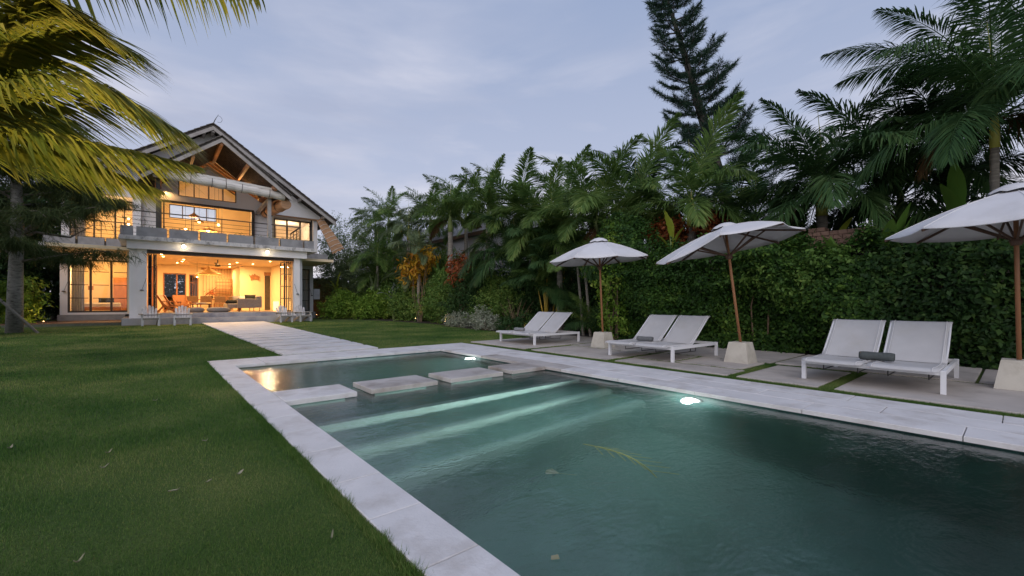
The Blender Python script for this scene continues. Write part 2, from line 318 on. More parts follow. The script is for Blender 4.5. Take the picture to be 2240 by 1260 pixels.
def thing(name, loc, label=None, cat=None, group=None, rz=0, kind=None):
    o = bpy.data.objects.new(name, None); o.empty_display_size = .2; COL.objects.link(o); o.location = loc; o.rotation_euler = (0, 0, rz); OFF[o.name] = Vector(loc)
    return tag(o, label, cat, group, kind)
def link(name, me, mt, parent, loc=(0, 0, 0), rot=(0, 0, 0), sc=1, kind=None):
    if not me.materials: me.materials.append(M[mt])
    o = bpy.data.objects.new(name, me); COL.objects.link(o); o.parent = parent; o.location = loc; o.rotation_euler = rot; o.scale = (sc,)*3 if not isinstance(sc, tuple) else sc
    OFF[o.name] = Vector((0, 0, 0)); return tag(o, kind=kind)
def lamp(name, kind, loc, energy, col, parent=None, **kw):
    d = bpy.data.lights.new(name, kind); d.energy = energy; d.color = col
    for k_, v_ in kw.items():
        if k_ not in ('aim',): setattr(d, k_, v_)
    o = bpy.data.objects.new(name, d); COL.objects.link(o)
    if parent is not None: o.parent = parent; o.location = Vector(loc)-OFF[parent.name]
    else: o.location = loc
    if 'aim' in kw: o.rotation_euler = (Vector(loc)-Vector(kw['aim'])).to_track_quat('Z', 'Y').to_euler()
    return o
WARM = (1, .58, .22)
def noise3(p, s):
    return np.sin(p[:, 0]*s*1.3+1.7*np.sin(p[:, 1]*s*.9+.6))*np.cos(p[:, 1]*s*1.1+1.3*np.sin(p[:, 2]*s*1.2+2))*np.sin(p[:, 2]*s*.95+np.cos(p[:, 0]*s*.7))
def leaves(rs, P, Nrm, size, aspect=.5, jit=.6, fold=.25):
    """one bent leaf (two triangles sharing the midrib) per point"""
    k = len(P); size = np.asarray(size)*np.ones(k)
    n_ = Nrm+rs.normal(0, jit, (k, 3)); n_ /= np.linalg.norm(n_, axis=1)[:, None]+1e-9
    d = rs.normal(0, 1, (k, 3)); d[:, 2] -= .45; d -= n_*(d*n_).sum(1)[:, None]; d /= np.linalg.norm(d, axis=1)[:, None]+1e-9
    w = np.cross(n_, d); a = (size*(.75+.5*rs.rand(k)))[:, None]; ww = a*aspect*.5
    tip = P+d*a; mid = P+d*a*.45
    v = np.stack([P, mid+w*ww+n_*ww*fold, tip, mid-w*ww+n_*ww*fold], 1).reshape(-1, 3)
    f = np.arange(k*4).reshape(k, 4)
    return v, np.concatenate([f[:, [0, 1, 2]], f[:, [0, 2, 3]]])
def merge(parts):
    vs = []; fs = []; k = 0
    for v, f in parts: vs.append(v); fs.append(np.asarray(f)+k); k += len(v)
    return np.concatenate(vs), np.concatenate(fs)
def cloud(rs, blobs, n, size, aspect=.5, shell=.45, hole=.55, floor=.02):
    """leafy sprigs pointing out of several ellipsoids: uneven outline, gaps, clumps"""
    out_v = []; tot = sum(b[3]*b[4]*b[5] for b in blobs); per = 12
    for (cx, cy_, cz, rx, ry, rz) in blobs:
        k = int(n*rx*ry*rz/tot/per)+2; rad = np.array([rx, ry, rz])
        u = rs.normal(0, 1, (k, 3)); u /= np.linalg.norm(u, axis=1)[:, None]
        r = (shell+(1-shell)*rs.rand(k))*(1+.26*noise3(u*2+cx, 2.4)); c = u*r[:, None]*rad+np.array([cx, cy_, cz])
        keep = (noise3(c, 2.2/max(rx, .3))+rs.rand(k)*.9 > -hole); u, c = u[keep], c[keep]; k = len(c)
        d = u+np.array([0, 0, .55])+rs.normal(0, .45, (k, 3)); d /= np.linalg.norm(d, axis=1)[:, None]; ln = (.16+.30*rs.rand(k))*min(rad)+size*.8
        s_ = rs.rand(k, per)**.8; p = c[:, None]+d[:, None]*(s_*ln[:, None])[..., None]+rs.normal(0, size*.35, (k, per, 3)); p = p.reshape(-1, 3); dd = np.repeat(d, per, 0)*.8+rs.normal(0, .5, (k*per, 3))
        ok = p[:, 2] > floor; out_v.append(leaves(rs, p[ok], dd[ok]+np.array([0, 0, .35]), size, aspect, .5))
    return merge(out_v)
# ================================================================== the ground, the pool, paths
LZ = -.03
def xr(y): return 5.13+.0167*y          # right inner edge of the pool
def xo(y): return 6.36+.0172*y          # right outer edge of its coping
mb = MB()
for x0, x1, y0, y1 in ((-140, .86, -60, 200), (6.3, 180, -60, 200), (.86, 6.3, -60, -4.4), (.86, 6.3, 9.8, 200)):
    mb.add([(x0, y0, LZ), (x1, y0, LZ), (x1, y1, LZ), (x0, y1, LZ)], [(0, 1, 2, 3)])
lawn = mk('lawn', mb, 'lawn', kind='structure')
mb = MB().add([(10.75, -8, LZ+.006), (30, -8, LZ+.006), (30, 60, LZ+.006), (14, 60, LZ+.006), (9.6, 36, LZ+.006), (9.3, 31, LZ+.006), (11.0, 27.5, LZ+.006), (11.4, 20, LZ+.006), (10.4, 14.5, LZ+.006), (10.3, 11, LZ+.006)], [tuple(range(10))])
mk('planting_bed', mb, 'soil', kind='structure')
mb = MB().add([(-30, 26, LZ+.006), (-6.0, 30.5, LZ+.006), (-6.0, 60, LZ+.006), (-30, 60, LZ+.006)], [(0, 1, 2, 3)])
mk('planting_bed', mb, 'soil', kind='structure')
# pool shell: shallow plunge pool, shelf under the stepping stones, four steps, deep end
PR = [(8.87, -.78), (5.86, -.78), (5.86, -.34), (4.52, -.34), (4.52, -.60), (3.9, -.60), (3.9, -.86), (3.34, -.86), (3.34, -1.9), (-4.2, -2.0)]
mb = MB(); ZT = -.045
for (ya, za), (yb, zb) in zip(PR, PR[1:]):
    mb.add([(1.17, ya, za), (xr(ya)+.02, ya, za), (xr(yb)+.02, yb, zb), (1.17, yb, zb)], [(0, 1, 2, 3)])
    if abs(ya-yb) > 1e-6:
        mb.add([(1.17, ya, za), (1.17, yb, zb), (1.17, yb, ZT), (1.17, ya, ZT)], [(0, 1, 2, 3)])
        mb.add([(xr(ya)+.02, ya, za), (xr(yb)+.02, yb, zb), (xr(yb)+.02, yb, ZT), (xr(ya)+.02, ya, ZT)], [(3, 2, 1, 0)])
mb.add([(1.17, 8.87, -.78), (xr(8.87)+.02, 8.87, -.78), (xr(8.87)+.02, 8.87, ZT), (1.17, 8.87, ZT)], [(0, 1, 2, 3)])
mb.add([(1.17, -4.2, -2.0), (xr(-4.2)+.02, -4.2, -2.0), (xr(-4.2)+.02, -4.2, ZT), (1.17, -4.2, ZT)], [(3, 2, 1, 0)])
basin = mk('pool_basin', mb, 'pool_stone', kind='structure')
for yy_, za_, zb_ in ((4.52, -.60, -.34), (3.9, -.86, -.60), (3.34, -1.12, -.86)):      # lighter step faces: the lamp-lit bands are put into the colour
    mk('step_riser', MB().add([(1.175, yy_-.012, za_+.01), (xr(yy_)+.015, yy_-.012, za_+.01), (xr(yy_)+.015, yy_-.012, zb_+.006), (1.175, yy_-.012, zb_+.006), (1.175, yy_+.10, zb_+.006), (xr(yy_)+.015, yy_+.10, zb_+.006)], [(0, 1, 2, 3), (3, 2, 5, 4)]), 'pool_step_lit', basin)
ZW = -.061
mb = MB().add([(1.16, -4.21, z_) if i_ == 0 else (xr(-4.2)+.03, -4.21, z_) if i_ == 1 else (xr(8.87)+.03, 8.88, z_) if i_ == 2 else (1.16, 8.88, z_) for z_ in (-2.1, ZW) for i_ in range(4)], [(3, 2, 1, 0), (4, 5, 6, 7), (0, 1, 5, 4), (1, 2, 6, 5), (2, 3, 7, 6), (3, 0, 4, 7)])
mk('pool_water', mb, 'water', kind='structure')
# coping: a mortar bed that carries the single stones
mb = MB()
mb.box(.87, 1.13+.05, -4.3, 9.8, -.3, -.047)
mb.slab([(1.18, 8.86), (6.45, 8.9), (6.47, 9.8), (1.18, 9.8)], -.3, -.047, .001)
mb.slab([(xr(-4.3)+.022, -4.3), (xo(-4.3)-.05, -4.3), (xo(8.84)-.05, 8.84), (xr(8.84)+.022, 8.84)], -.3, -.047, .001)
mb.box(1.18, 5.05, -4.6, -4.215, -.3, -.047)
cop = mk('pool_coping', mb, 'mortar', kind='structure')
G = .0035
def cstone(q, z1=0, m='stone'):
    mb = MB().slab(q, -.046, z1+random.uniform(-.0015, .0015), .004); mk('coping_stone', mb, m, cop)
ys = [-4.3, -3.7, -3.1, -2.5, -1.9, -1.3, -.7, -.1, .48, 1.04, 1.59, 2.13, 2.68, 3.36, 4.0, 4.6, 5.27, 5.92, 6.55, 7.2, 7.85, 8.86]
for a, b_ in zip(ys, ys[1:]): cstone([(.84-.004*a+.02, a+G), (1.145, a+G), (1.145, b_-G), (.84-.004*b_+.02, b_-G)])
xs = [.825, 1.62, 2.45, 3.28, 4.12, 4.95, 5.72, 6.53]
for a, b_ in zip(xs, xs[1:]): cstone([(a+G, 8.86+G), (b_-G, 8.86+G), (b_-G, 9.86), (a+G, 9.86)])
for r0, r1, st in ((0, .34, 0), (.34, .67, .55), (.67, 1, .2)):
    y = -4.3-st
    while y < 8.85:
        y1 = min(y+1.15, 8.855); ya = max(y, -4.3)
        if y1-ya > .08:
            p = lambda yy, t_: (xr(yy)+(xo(yy)-xr(yy))*t_)
            cstone([(p(ya, r0)+G-.012*(r0 == 0), ya+G), (p(ya, r1)-G, ya+G), (p(y1, r1)-G, y1-G), (p(y1, r0)+G-.012*(r0 == 0), y1-G)], m='stone_wet' if 4.4 < y < 6.2 and r0 == 0 else 'stone')
        y += 1.15
# stepping stones across the waterline
for i, (x0, x1, lab) in enumerate(((1.15, 1.955, 'dry pale stepping slab joined to the left pool edge'), (2.14, 3.09, 'stepping slab with a brown damp corner, second from the left pool edge'), (3.31, 4.27, 'stepping slab with a brown vein, third from the left pool edge'), (4.47, 5.2, 'stained stepping slab joined to the right pool edge'))):
    t_ = thing('stepping_stone', ((x0+x1)/2, 5.6, -.34), lab, 'stepping stone', 'stepping stones across the pool')
    mk('slab', MB().slab([(x0, 5.28), (x1, 5.27), (x1, 5.915), (x0, 5.925)], -.055, .004, .006), 'stone' if i == 0 else 'stone_wet', t_)
    mk('support', MB().slab([(x0+.10, 5.42), (x1-.10, 5.42), (x1-.10, 5.78), (x0+.10, 5.78)], -.345, -.0552, .002), 'pool_stone', t_)
# path of long slabs to the house
path = mk('garden_path', MB().slab([(2.2, 9.97), (4.2, 9.94), (5.05, 28.2), (2.2, 28.2)], -.1, -.022, .001), 'soil', kind='structure')
y = 9.93; k = 0
while y < 28.1:
    y1 = min(y+.86, 28.3); e_ = lambda yy: 4.2+(yy-10)*.047
    mk('path_slab', MB().slab([(2.14+random.uniform(-.01, .01), y+.02), (e_(y), y+.02), (e_(y1), y1-.02), (2.14+random.uniform(-.01, .01), y1-.02)], -.021, .022+random.uniform(-.003, .003), .006), 'stone', path); y = y1+.19
# sun terrace: big slabs with grass between
deck = mk('sun_terrace', MB().slab([(6.62, -4), (10.6, -4), (10.9, 10.0), (7.0, 10.0)], -.12, -.034, .001), 'soil', kind='structure')
fx_ = lambda y: 6.70+.026*y
for x0, x1, y0, y1 in ((0, 9.55, 7.72, 10.05), (9.62, 10.85, 5.24, 10.05), (0, 8.33, 5.22, 7.46), (8.43, 9.56, 5.24, 7.60), (0, 7.44, 2.90, 5.02), (7.53, 8.62, 3.02, 4.17), (7.53, 8.62, 4.26, 5.08), (8.70, 10.8, 2.98, 5.14), (0, 8.50, 1.72, 2.76), (0, 8.66, -1.3, 1.54), (0, 8.66, -4, -1.4), (8.74, 10.65, .4, 2.88), (8.74, 10.55, -4, .36)):
    a = x0 or fx_(y0); c_ = x0 or fx_(y1)
    mk('terrace_slab', MB().slab([(a, y0), (x1, y0), (x1, y1), (c_, y1)], -.034, -.006+random.uniform(-.004, .004)+(.012 if x0 == 8.74 else 0), .007), 'deckstone', deck)
# timber landing in front of the left room
land = mk('side_landing', MB().box(-6.2, -1.1, 29.2, 33.0, -.1, .09), 'mortar', kind='structure')
for i in range(14):
    mk('deck_board', MB().box(-6.2, -1.12, 29.2+i*.271, 29.2+i*.271+.262, .091, .12), 'wood_deck', land)
# ------------------------------------------------------------------ grass
rs = np.random.RandomState(3)
def inlawn(x, y):
    ok = ~((x > .815) & (x < 6.6) & (y < 9.9))                 # pool and coping
    ok &= ~((x > 6.55) & (y < 10.12))                         # terrace
    ok &= ~((x > 2.1) & (x < 4.25+(y-10)*.047) & (y > 9.8) & (y < 28.5))
    ok &= ~((x > -1.15) & (x < 9.2) & (y > 28.3)) & ~((x < -1) & (y > 29.1)) & (y < 34)
    ok &= ~((x > 11.3) & (y > 18)) & ~((x > 10.4) & (y <= 18))
    return ok
def blades(x, y, z, hgt, wid, lean=.6):
    k = len(x); th = rs.rand(k)*2*math.pi; ph = rs.rand(k)*2*math.pi; ln = hgt*lean*rs.rand(k)
    b0 = np.stack([x-np.cos(th)*wid, y-np.sin(th)*wid, z], 1); b1 = np.stack([x+np.cos(th)*wid, y+np.sin(th)*wid, z], 1)
    tp = np.stack([x+np.cos(ph)*ln, y+np.sin(ph)*ln, z+hgt], 1)
    return np.stack([b0, b1, tp], 1).reshape(-1, 3), np.arange(k*3).reshape(k, 3)
k = 900000
d = 1.25*np.exp(rs.rand(k)*math.log(27/1.25)); an = R(40.2)+R(-62)+rs.rand(k)*R(120)
x = d*np.sin(an); y = d*np.cos(an); ok = inlawn(x, y); x, y, d = x[ok], y[ok], d[ok]
sz = np.clip(d/3.2, .8, 6)
h_ = .020*(.6+.8*rs.rand(len(x)))*np.clip(sz, .8, 1.5)*(1+.35*noise3(np.stack([x, y, x*0], 1), 1.4))
gp = [blades(x, y, np.full(len(x), LZ-.002), h_, .0016*sz)]
# unmown fringe along the stone edges and in the terrace joints
def fringe(p, q, n_, spread, hmin, hmax, wd):
    t_ = rs.rand(n_); x = p[0]+(q[0]-p[0])*t_+rs.normal(0, spread, n_); y = p[1]+(q[1]-p[1])*t_+rs.normal(0, spread, n_)
    clump = .55+.45*np.sin(t_*97+3*np.sin(t_*31))
    return blades(x, y, np.full(n_, LZ-.004), (hmin+(hmax-hmin)*rs.rand(n_)**2*clump), wd, .9)
gp.append(fringe((.835, .9), (.815, 5), 16000, .014, .03, .075, .0022)); gp.append(fringe((.815, 5), (.80, 9.88), 9000, .016, .03, .07, .003))
gp.append(fringe((.8, 9.89), (6.55, 9.89), 7000, .02, .025, .05, .004))
for p, q, n_, s_ in (((6.50, -3.5), (6.80, 10.1), 42000, .045), ((6.9, 7.59), (9.6, 7.62), 9000, .05), ((6.85, 5.12), (10.8, 5.18), 12000, .035), ((6.8, 2.83), (8.6, 2.88), 9000, .03), ((6.75, 1.63), (8.66, 1.63), 16000, .04), ((8.38, 5.2), (8.38, 7.5), 6000, .022), ((7.48, 2.9), (7.48, 5.0), 6000, .02), ((8.66, 1.6), (8.68, 5.1), 7000, .02), ((7.5, 4.21), (8.6, 4.21), 4000, .02), ((9.58, 5.3), (9.58, 10), 7000, .02), ((8.70, -1.3), (8.70, 1.6), 3000, .015)):
    gp.append(fringe(p, q, n_, s_, .02, .045, .0035))
yy = 9.93
while yy < 28: gp.append(fringe((2.12, yy), (4.25+(yy-10)*.047, yy), 900, .05, .018, .03, .008)); yy += 1.05
for xx0, xx1 in ((2.13, 2.13), (4.23, 5.06)): gp.append(fringe((xx0, 9.95), (xx1, 28.2), 9000, .03, .02, .04, .007))
v, f = merge(gp)
mk('grass', npmesh('grass', v, f), 'blade', label='short mown grass of the lawn and the joints between slabs', cat='grass', kind='stuff')
# fallen leaves on the lawn
for i, (x, y, l_, a_, lab) in enumerate(((.05, 6.3, .07, 10, 'narrow pale fallen leaf on lawn, farthest of the near ones'), (-.23, 4.34, .075, 40, 'pale curled fallen leaf on lawn, upper one of the left pair'), (-.23, 3.97, .07, 15, 'dull green fallen leaf on lawn, lower one of the left pair'), (.45, 3.26, .07, 25, 'yellowish broad fallen leaf on lawn nearest the pool edge'), (.28, 3.23, .05, 5, 'small yellow-green oval leaf lying on the lawn'), (.11, 3.2, .085, -15, 'whitish forked fallen leaf in the middle of the near lawn'), (.34, 4.2, .06, 0, 'dark shrivelled fallen leaf beside the pool edge'), (-.81, 4.96, .09, 70, 'brown fallen leaf at the far left of the lawn'), (-.23, 2.6, .06, 35, 'twisted fallen leaf near the lower left corner of the lawn'), (.66, 2.1, .11, 65, 'long thin grass-like leaf lying near the coping'))):
    mb = MB(); c_, s_ = math.cos(R(a_)), math.sin(R(a_)); l_ *= .68; w_ = l_*(.15 if i not in (3, 4) else .26)*(.4 if i == 9 else 1); n_ = 6; vs = []
    for j in range(n_+1):
        u = j/n_; ww = w_*math.sin(math.pi*min(1, u*.96+.04))**.8
        for sg in (-1, 0, 1):
            px, py = (u-.5)*l_, sg*ww; vs.append((x+px*c_-py*s_, y+px*s_+py*c_, LZ+.022+.012*(u-.4)**2*4+abs(sg)*.007+.004*math.sin(u*7+i)))
    fs = []
    for j in range(n_):
        for q in (0, 1): fs.append((j*3+q, j*3+q+1, j*3+q+4, j*3+q+3))
    mk('fallen_leaf', mb.add(vs, fs), 'dead_leaf', label=lab, cat='leaf', group='fallen leaves on the lawn', smooth=True)
# things drifting in the pool
mb = MB(); pts = []
for j in range(9): u = j/8; pts.append((2.73+.1*math.sin(u*2.6)-.2*u*u, 2.32-.76*u, ZW-.012))
mb.tube(pts, [.006, .007, .008, .009, .009, .008, .006, .005, .003], 6)
for j in range(14): u = .15+.06*j; i0 = min(7, int(u*8)); p = pts[i0]; mb.bar(p, (p[0]+.10*(1 if j % 2 else -1), p[1]-.16, ZW-.02), .006, .002)
mk('palm_stalk', mb, 'shaft', label='long yellow palm stalk drifting in the pool', cat='palm stalk')
mb = MB()
for a_ in range(7): an_ = R(70+a_*14); mb.bar((2.13, 2.03, ZW-.006), (2.13+.075*math.cos(an_), 2.03+.075*math.sin(an_)+.02, ZW-.012), .012, .002)
mb.bar((2.13, 2.03, ZW-.006), (2.2, 1.93, ZW-.008), .004, .003)
mk('blossom', mb, 'variegated', label='small white blossom floating in the pool', cat='flower')
mk('floating_leaf', MB().add([(1.38, 1.36, ZW+.004), (1.41, 1.335, ZW+.007), (1.425, 1.36, ZW+.012), (1.40, 1.38, ZW+.006)], [(0, 1, 2, 3)]), 'dead_leaf', label='pale leaf floating beside the near pool edge', cat='leaf')
# pool lamps in the right-hand wall
for nm, (x, y, z), aim, e_, lab in (('pool_lamp', (xr(2.64)+.015, 2.64, -.30), (1.2, 4.0, -.34), 2100, 'round underwater lamp shining in the main pool'), ('pool_lamp', (xr(7.5)+.015, 7.5, -.22), (1.2, 7.2, -.35), 800, 'small underwater lamp shining in the plunge pool')):
    t_ = thing(nm, (x, y, z), lab, 'pool lamp', 'underwater lamps')
    rg = MB(); dk = MB(); n_ = 20
    for j in range(n_):
        a0 = 2*math.pi*j/n_; rg.bar((x-.012, y+.112*math.cos(a0), z+.112*math.sin(a0)), (x-.012, y+.112*math.cos(a0+.33), z+.112*math.sin(a0+.33)), .02, .02, up=(1, 0, 0))
    mk('ring', rg, 'white_paint', t_)
    vs = [(x-.016, y, z)]+[(x-.010, y+.08*math.cos(2*math.pi*j/n_), z+.08*math.sin(2*math.pi*j/n_)) for j in range(n_)]
    mk('lens', dk.add(vs, [(0, 1+j, 1+(j+1) % n_) for j in range(n_)]), 'bulb_pool', t_)
    lamp('pool_beam', 'SPOT', (x-.04, y, z), e_, (.90, 1, .93), t_, aim=aim, spot_size=R(150), spot_blend=1, shadow_soft_size=.05).scale = (1, .12, 1)
    lamp('pool_glow', 'POINT', (x-.14, y, z), e_*.014, (.92, 1, .95), t_, shadow_soft_size=.06)
# ================================================================== the villa
house = thing('villa', (3, 33, 0), 'white two-storey villa with lit rooms under a steep tiled gable roof', 'house')
def H(name, mb, mt, parent=None, **k): return mk(name, mb, mt, parent or house, **k)
FL, CE = .55, 3.74
H('plinth', MB().box(-1.05, 7.75, 28.4, 40, -.1, .31).box(-.3, 7.08, 28.78, 40, .31, FL), 'plinth')
H('plinth', MB().box(-3.75, -1.06, 33.0, 40, -.1, .44), 'concrete'); H('plinth', MB().box(7.76, 9.2, 33.0, 40, -.1, .44), 'concrete')
# columns: a slim front pier against a wider one behind
H('column', MB().box(-.47, -.10, 28.58, 29.0, .31, 3.8).box(-.78, -.472, 28.86, 29.3, .31, 3.8), 'plaster')
H('column', MB().box(6.74, 7.08, 28.58, 29.0, .31, 3.8).box(7.082, 7.27, 28.86, 29.3, .31, 3.8), 'plaster')
H('fascia_beam', MB().box(-.86, 7.42, 28.36, 28.9, 3.80, 4.215), 'plaster')
H('balcony_ledge', MB().box(-1.16, 7.97, 28.12, 32.0, 4.217, 4.42), 'ledge')
H('door_track', MB().box(-.1, 6.74, 28.62, 28.86, 3.62, 3.80), 'bronze_frame')
# ground-floor shell
H('ceiling', MB().box(-3.7, 9.2, 29.0, 44, CE, 3.9), 'plaster_in')
H('floor', MB().box(-.1, 6.9, 29.0, 43, FL, FL+.012), 'floor_in')
H('inner_wall', MB().box(-.86, -.1, 29.31, 38.2, FL, CE), 'plaster_in')
H('inner_wall', MB().box(6.9, 7.2, 29.31, 36.2, FL, CE), 'plaster_in')
H('inner_wall', MB().wallY(36, 36.15, 4.95, 6.9, FL+.012, CE, [(6.5, 6.86, FL, 3.3)]), 'plaster_in')
H('inner_wall', MB().wallY(38, 38.15, -.1, 2.85, FL+.012, CE, [(.72, 1.98, FL, 3.15), (2.18, 2.66, 1.0, 3.1)]), 'plaster_in')
H('inner_wall', MB().box(4.95, 5.1, 36.16, 41, FL+.012, CE).box(2.7, 2.85, 38.16, 41, FL+.012, CE).box(2.6, 5.2, 41, 41.15, FL, CE), 'plaster_in')
# rear doors to the dark garden
dr = H('rear_door', MB().box(.72, .78, 37.96, 38.06, FL, 3.15).box(1.42, 1.50, 37.96, 38.06, FL, 3.15).box(1.92, 1.98, 37.96, 38.06, FL, 3.15).box(.78, 1.92, 37.96, 38.06, 3.08, 3.15), 'wood_warm')
H('pane', MB().box(.78, 1.42, 38.0, 38.01, FL+.02, 3.08), 'glass', dr); H('pane', MB().box(1.50, 1.92, 38.0, 38.01, FL+.02, 3.08), 'glass', dr)
wn = H('rear_window', MB().box(2.14, 2.2, 37.95, 38.1, 1.0, 3.1).box(2.62, 2.68, 37.95, 38.1, 1.0, 3.1).box(2.2, 2.62, 37.95, 38.1, 3.04, 3.1).box(2.2, 2.62, 37.95, 38.1, 1.0, 1.06).box(2.33, 2.35, 37.97, 38.03, 1.06, 3.04).box(2.47, 2.49, 37.97, 38.03, 1.06, 3.04).box(2.2, 2.62, 37.97, 38.02, 2.5, 2.53), 'wood_warm')
H('pane', MB().box(2.2, 2.62, 38.03, 38.035, 1.06, 3.04), 'glass', wn)
H('inner_door', MB().box(6.5, 6.86, 36.02, 36.08, FL+.012, 3.1), 'bronze_frame'); H('door_lintel', MB().box(6.46, 6.89, 35.94, 35.998, 3.1, 3.34), 'rafter')
# stair screen of turned bars with the boxed treads beside it
sc_ = H('stair_screen', MB().box(2.86, 4.9, 39.8, 39.86, 3.68, 3.74), 'wood_warm')
for i in range(11): H('baluster', MB().box(2.9+i*.19, 2.925+i*.19, 39.8, 39.84, 1.3 if i < 6 else 2.9, 3.7), 'wood_warm', sc_)
for j in range(9): H('tread', MB().box(3.9, 4.9, 39.5, 39.98, .75+j*.27, .79+j*.27), 'wood_warm', sc_)
for i in range(6): H('riser_post', MB().box(3.9+i*.195, 3.925+i*.195, 39.49, 39.53, FL+.02, 3.0), 'wood_warm', sc_)
H('handrail', MB().bar((2.9, 39.7, 1.35), (3.95, 39.7, 2.3), .05), 'teak_dark', sc_)
# folding glass doors stacked at both sides of the opening
def foldstack(xs_, y0, y1, flip):
    for i, x in enumerate(xs_):
        fr = MB(); w = .045; ya, yb = (y0, y1); x2 = x+(.05 if flip else -.05)*(1 if i % 2 else -1)
        for p in ((x, ya), (x2, yb)): fr.box(p[0]-.022, p[0]+.022, p[1]-.03, p[1]+.03, FL+.02, 3.6)
        for z in (FL+.06, 1.35, 2.1, 2.85, 3.56): fr.bar((x, ya, z), (x2, yb, z), .035, .05)
        o = H('folding_door', fr, 'bronze_frame')
        mbp = MB().add([(x, ya, FL+.06), (x2, yb, FL+.06), (x2, yb, 3.56), (x, ya, 3.56)], [(0, 1, 2, 3)]); H('pane', mbp, 'glass', o)
foldstack([-.03, .07, .17, .26], 28.8, 29.55, False); foldstack([6.24, 6.38, 6.5, 6.62], 28.8, 29.5, True)
# ------------------------------------------------------------------ glazed openings
def window(x0, x1, z0, z1, Y, cols, rows, name='window', fw=.05, mt='bronze_frame'):
    fr = MB().box(x0, x0+fw, Y-.05, Y+.03, z0, z1).box(x1-fw, x1, Y-.05, Y+.03, z0, z1).box(x0+fw, x1-fw, Y-.05, Y+.03, z1-fw, z1).box(x0+fw, x1-fw, Y-.05, Y+.03, z0, z0+fw)
    xs_ = [x0]+[x0+(x1-x0)*c for c in cols]+[x1]
    for x in xs_[1:-1]: fr.box(x-fw*.55, x+fw*.55, Y-.045, Y+.02, z0+fw, z1-fw)
    o = H(name, fr, mt); zs = [z0+(z1-z0)*r_ for r_ in rows]
    for a, b_ in zip(xs_, xs_[1:]):
        for z in zs: H('glazing_bar', MB().box(a+fw, b_-fw, Y-.03, Y+.01, z-.018, z+.018), mt, o)
        H('pane', MB().box(a+fw*.5, b_-fw*.5, Y-.004, Y, z0+fw, z1-fw), 'glass', o)
    return o
# left ground-floor room
H('wing_wall', MB().wallY(33.0, 33.2, -3.65, -.865, .44, CE, [(-3.36, -.9, .56, 3.48)]), 'plaster'); H('wing_wall', MB().box(-3.65, -3.45, 33.2, 38, .44, CE), 'plaster')
H('inner_wall', MB().box(-3.45, -.87, 37.8, 38, .44, CE), 'plaster_in'); H('floor', MB().box(-3.45, -.87, 33.2, 37.8, .44, .58), 'floor_in')
window(-3.36, -.9, .56, 3.48, 33.05, (.36, .70), (.27, .52, .77), 'sliding_door', .09)
H('wing_canopy', MB().box(-3.86, -.87, 32.35, 33.6, CE+.002, 3.98), 'plaster'); H('wing_ledge', MB().box(-4.25, -1.17, 31.6, 33.6, 3.982, 4.16), 'ledge')
H('wardrobe', MB().box(-1.75, -.9, 36.9, 37.78, .58, 2.7), 'wood_warm')
# right ground-floor room
H('wing_wall', MB().wallY(33.0, 33.2, 7.2, 9.05, .44, CE, [(7.5, 8.82, .5, 3.5)]), 'plaster'); H('wing_wall', MB().box(8.86, 9.05, 33.2, 38, .44, CE), 'plaster')
window(7.5, 8.82, .5, 3.5, 33.05, (.5,), (.25, .5, .75), 'sliding_door', .08); H('curtain', MB().add([(7.55+i*.09, 33.25+.05*(i % 2), z) for z in (.5, 3.5) for i in range(15)], [(i, i+1, i+16, i+15) for i in range(14)]), 'pale_cloth')
H('inner_wall', MB().box(7.2, 9.05, 37.0, 37.2, .44, CE), 'plaster_in')
H('wing_canopy', MB().box(7.43, 9.2, 32.2, 33.6, CE+.002, 3.96), 'plaster'); H('wing_ledge', MB().box(7.98, 10.0, 31.5, 33.6, 3.97, 4.14), 'ledge')
# ------------------------------------------------------------------ upper storey
UF = 4.43
def zmain(x): return 11.55-.69*abs(x-2.9)
H('floor', MB().box(-3.7, 9.7, 32.0, 42, 4.165, UF), 'floor_in')
H('gable_wall', MB().wallY(32, 32.2, -.35, 6.2, UF, 7.25, [(.48, 5.12, UF, 7.0)]).prismY([(-.35, 7.25), (1.3, 7.25), (1.3, 8.48), (-.35, 7.49)], 32, 32.2).prismY([(4.2, 7.25), (6.2, 7.25), (6.2, 7.28), (4.2, 8.48)], 32, 32.2).box(1.3, 4.2, 32, 32.2, 7.25, 7.40).prismY([(1.3, 8.42), (4.2, 8.42), (4.2, 8.48), (2.75, 9.35), (1.3, 8.48)], 32, 32.2), 'plaster')
H('gable_wall', MB().prismY([(-.352, 9.28), (2.9, 11.52), (2.9, 9.95), (-.352, 7.42)], 32.0, 32.2), 'plaster'); H('gable_wall', MB().prismY([(6.202, 9.25), (6.202, 7.48), (2.902, 9.95), (2.902, 11.52)], 32.0, 32.2), 'plaster')
H('gable_wall', MB().prismY([(-3.7, 6.98), (-.352, 6.98), (-.352, 9.25)], 32.0, 32.2), 'plaster'); H('gable_wall', MB().prismY([(6.202, 6.98), (9.5, 6.98), (6.202, 9.22)], 32.0, 32.2), 'plaster')
window(1.3, 4.2, 7.40, 8.42, 32.1, (.26, .51, .76), (), 'clerestory_window', .05)
H('door_head', MB().box(.44, 5.16, 31.93, 31.998, 6.93, 7.06), 'bronze_frame')
for xx in ((.46, .53), (.60, .66), (4.98, 5.04), (5.08, 5.14)): H('folding_door', MB().box(xx[0], xx[1], 31.6, 32.0, UF, 6.92), 'bronze_frame')
H('inner_wall', MB().box(-.5, -.35, 32.2, 40, UF, 9.2), 'plaster_in'); H('inner_wall', MB().box(6.2, 6.35, 32.2, 40, UF, 9.2), 'plaster_in')
H('inner_wall', MB().wallY(40, 40.2, -.5, 6.35, UF, 9.2, [(1.1, 3.95, 7.30, 8.30)]).prismY([(-.5, 9.2), (6.35, 9.2), (2.9, 11.5)], 40, 40.2), 'plaster_in')
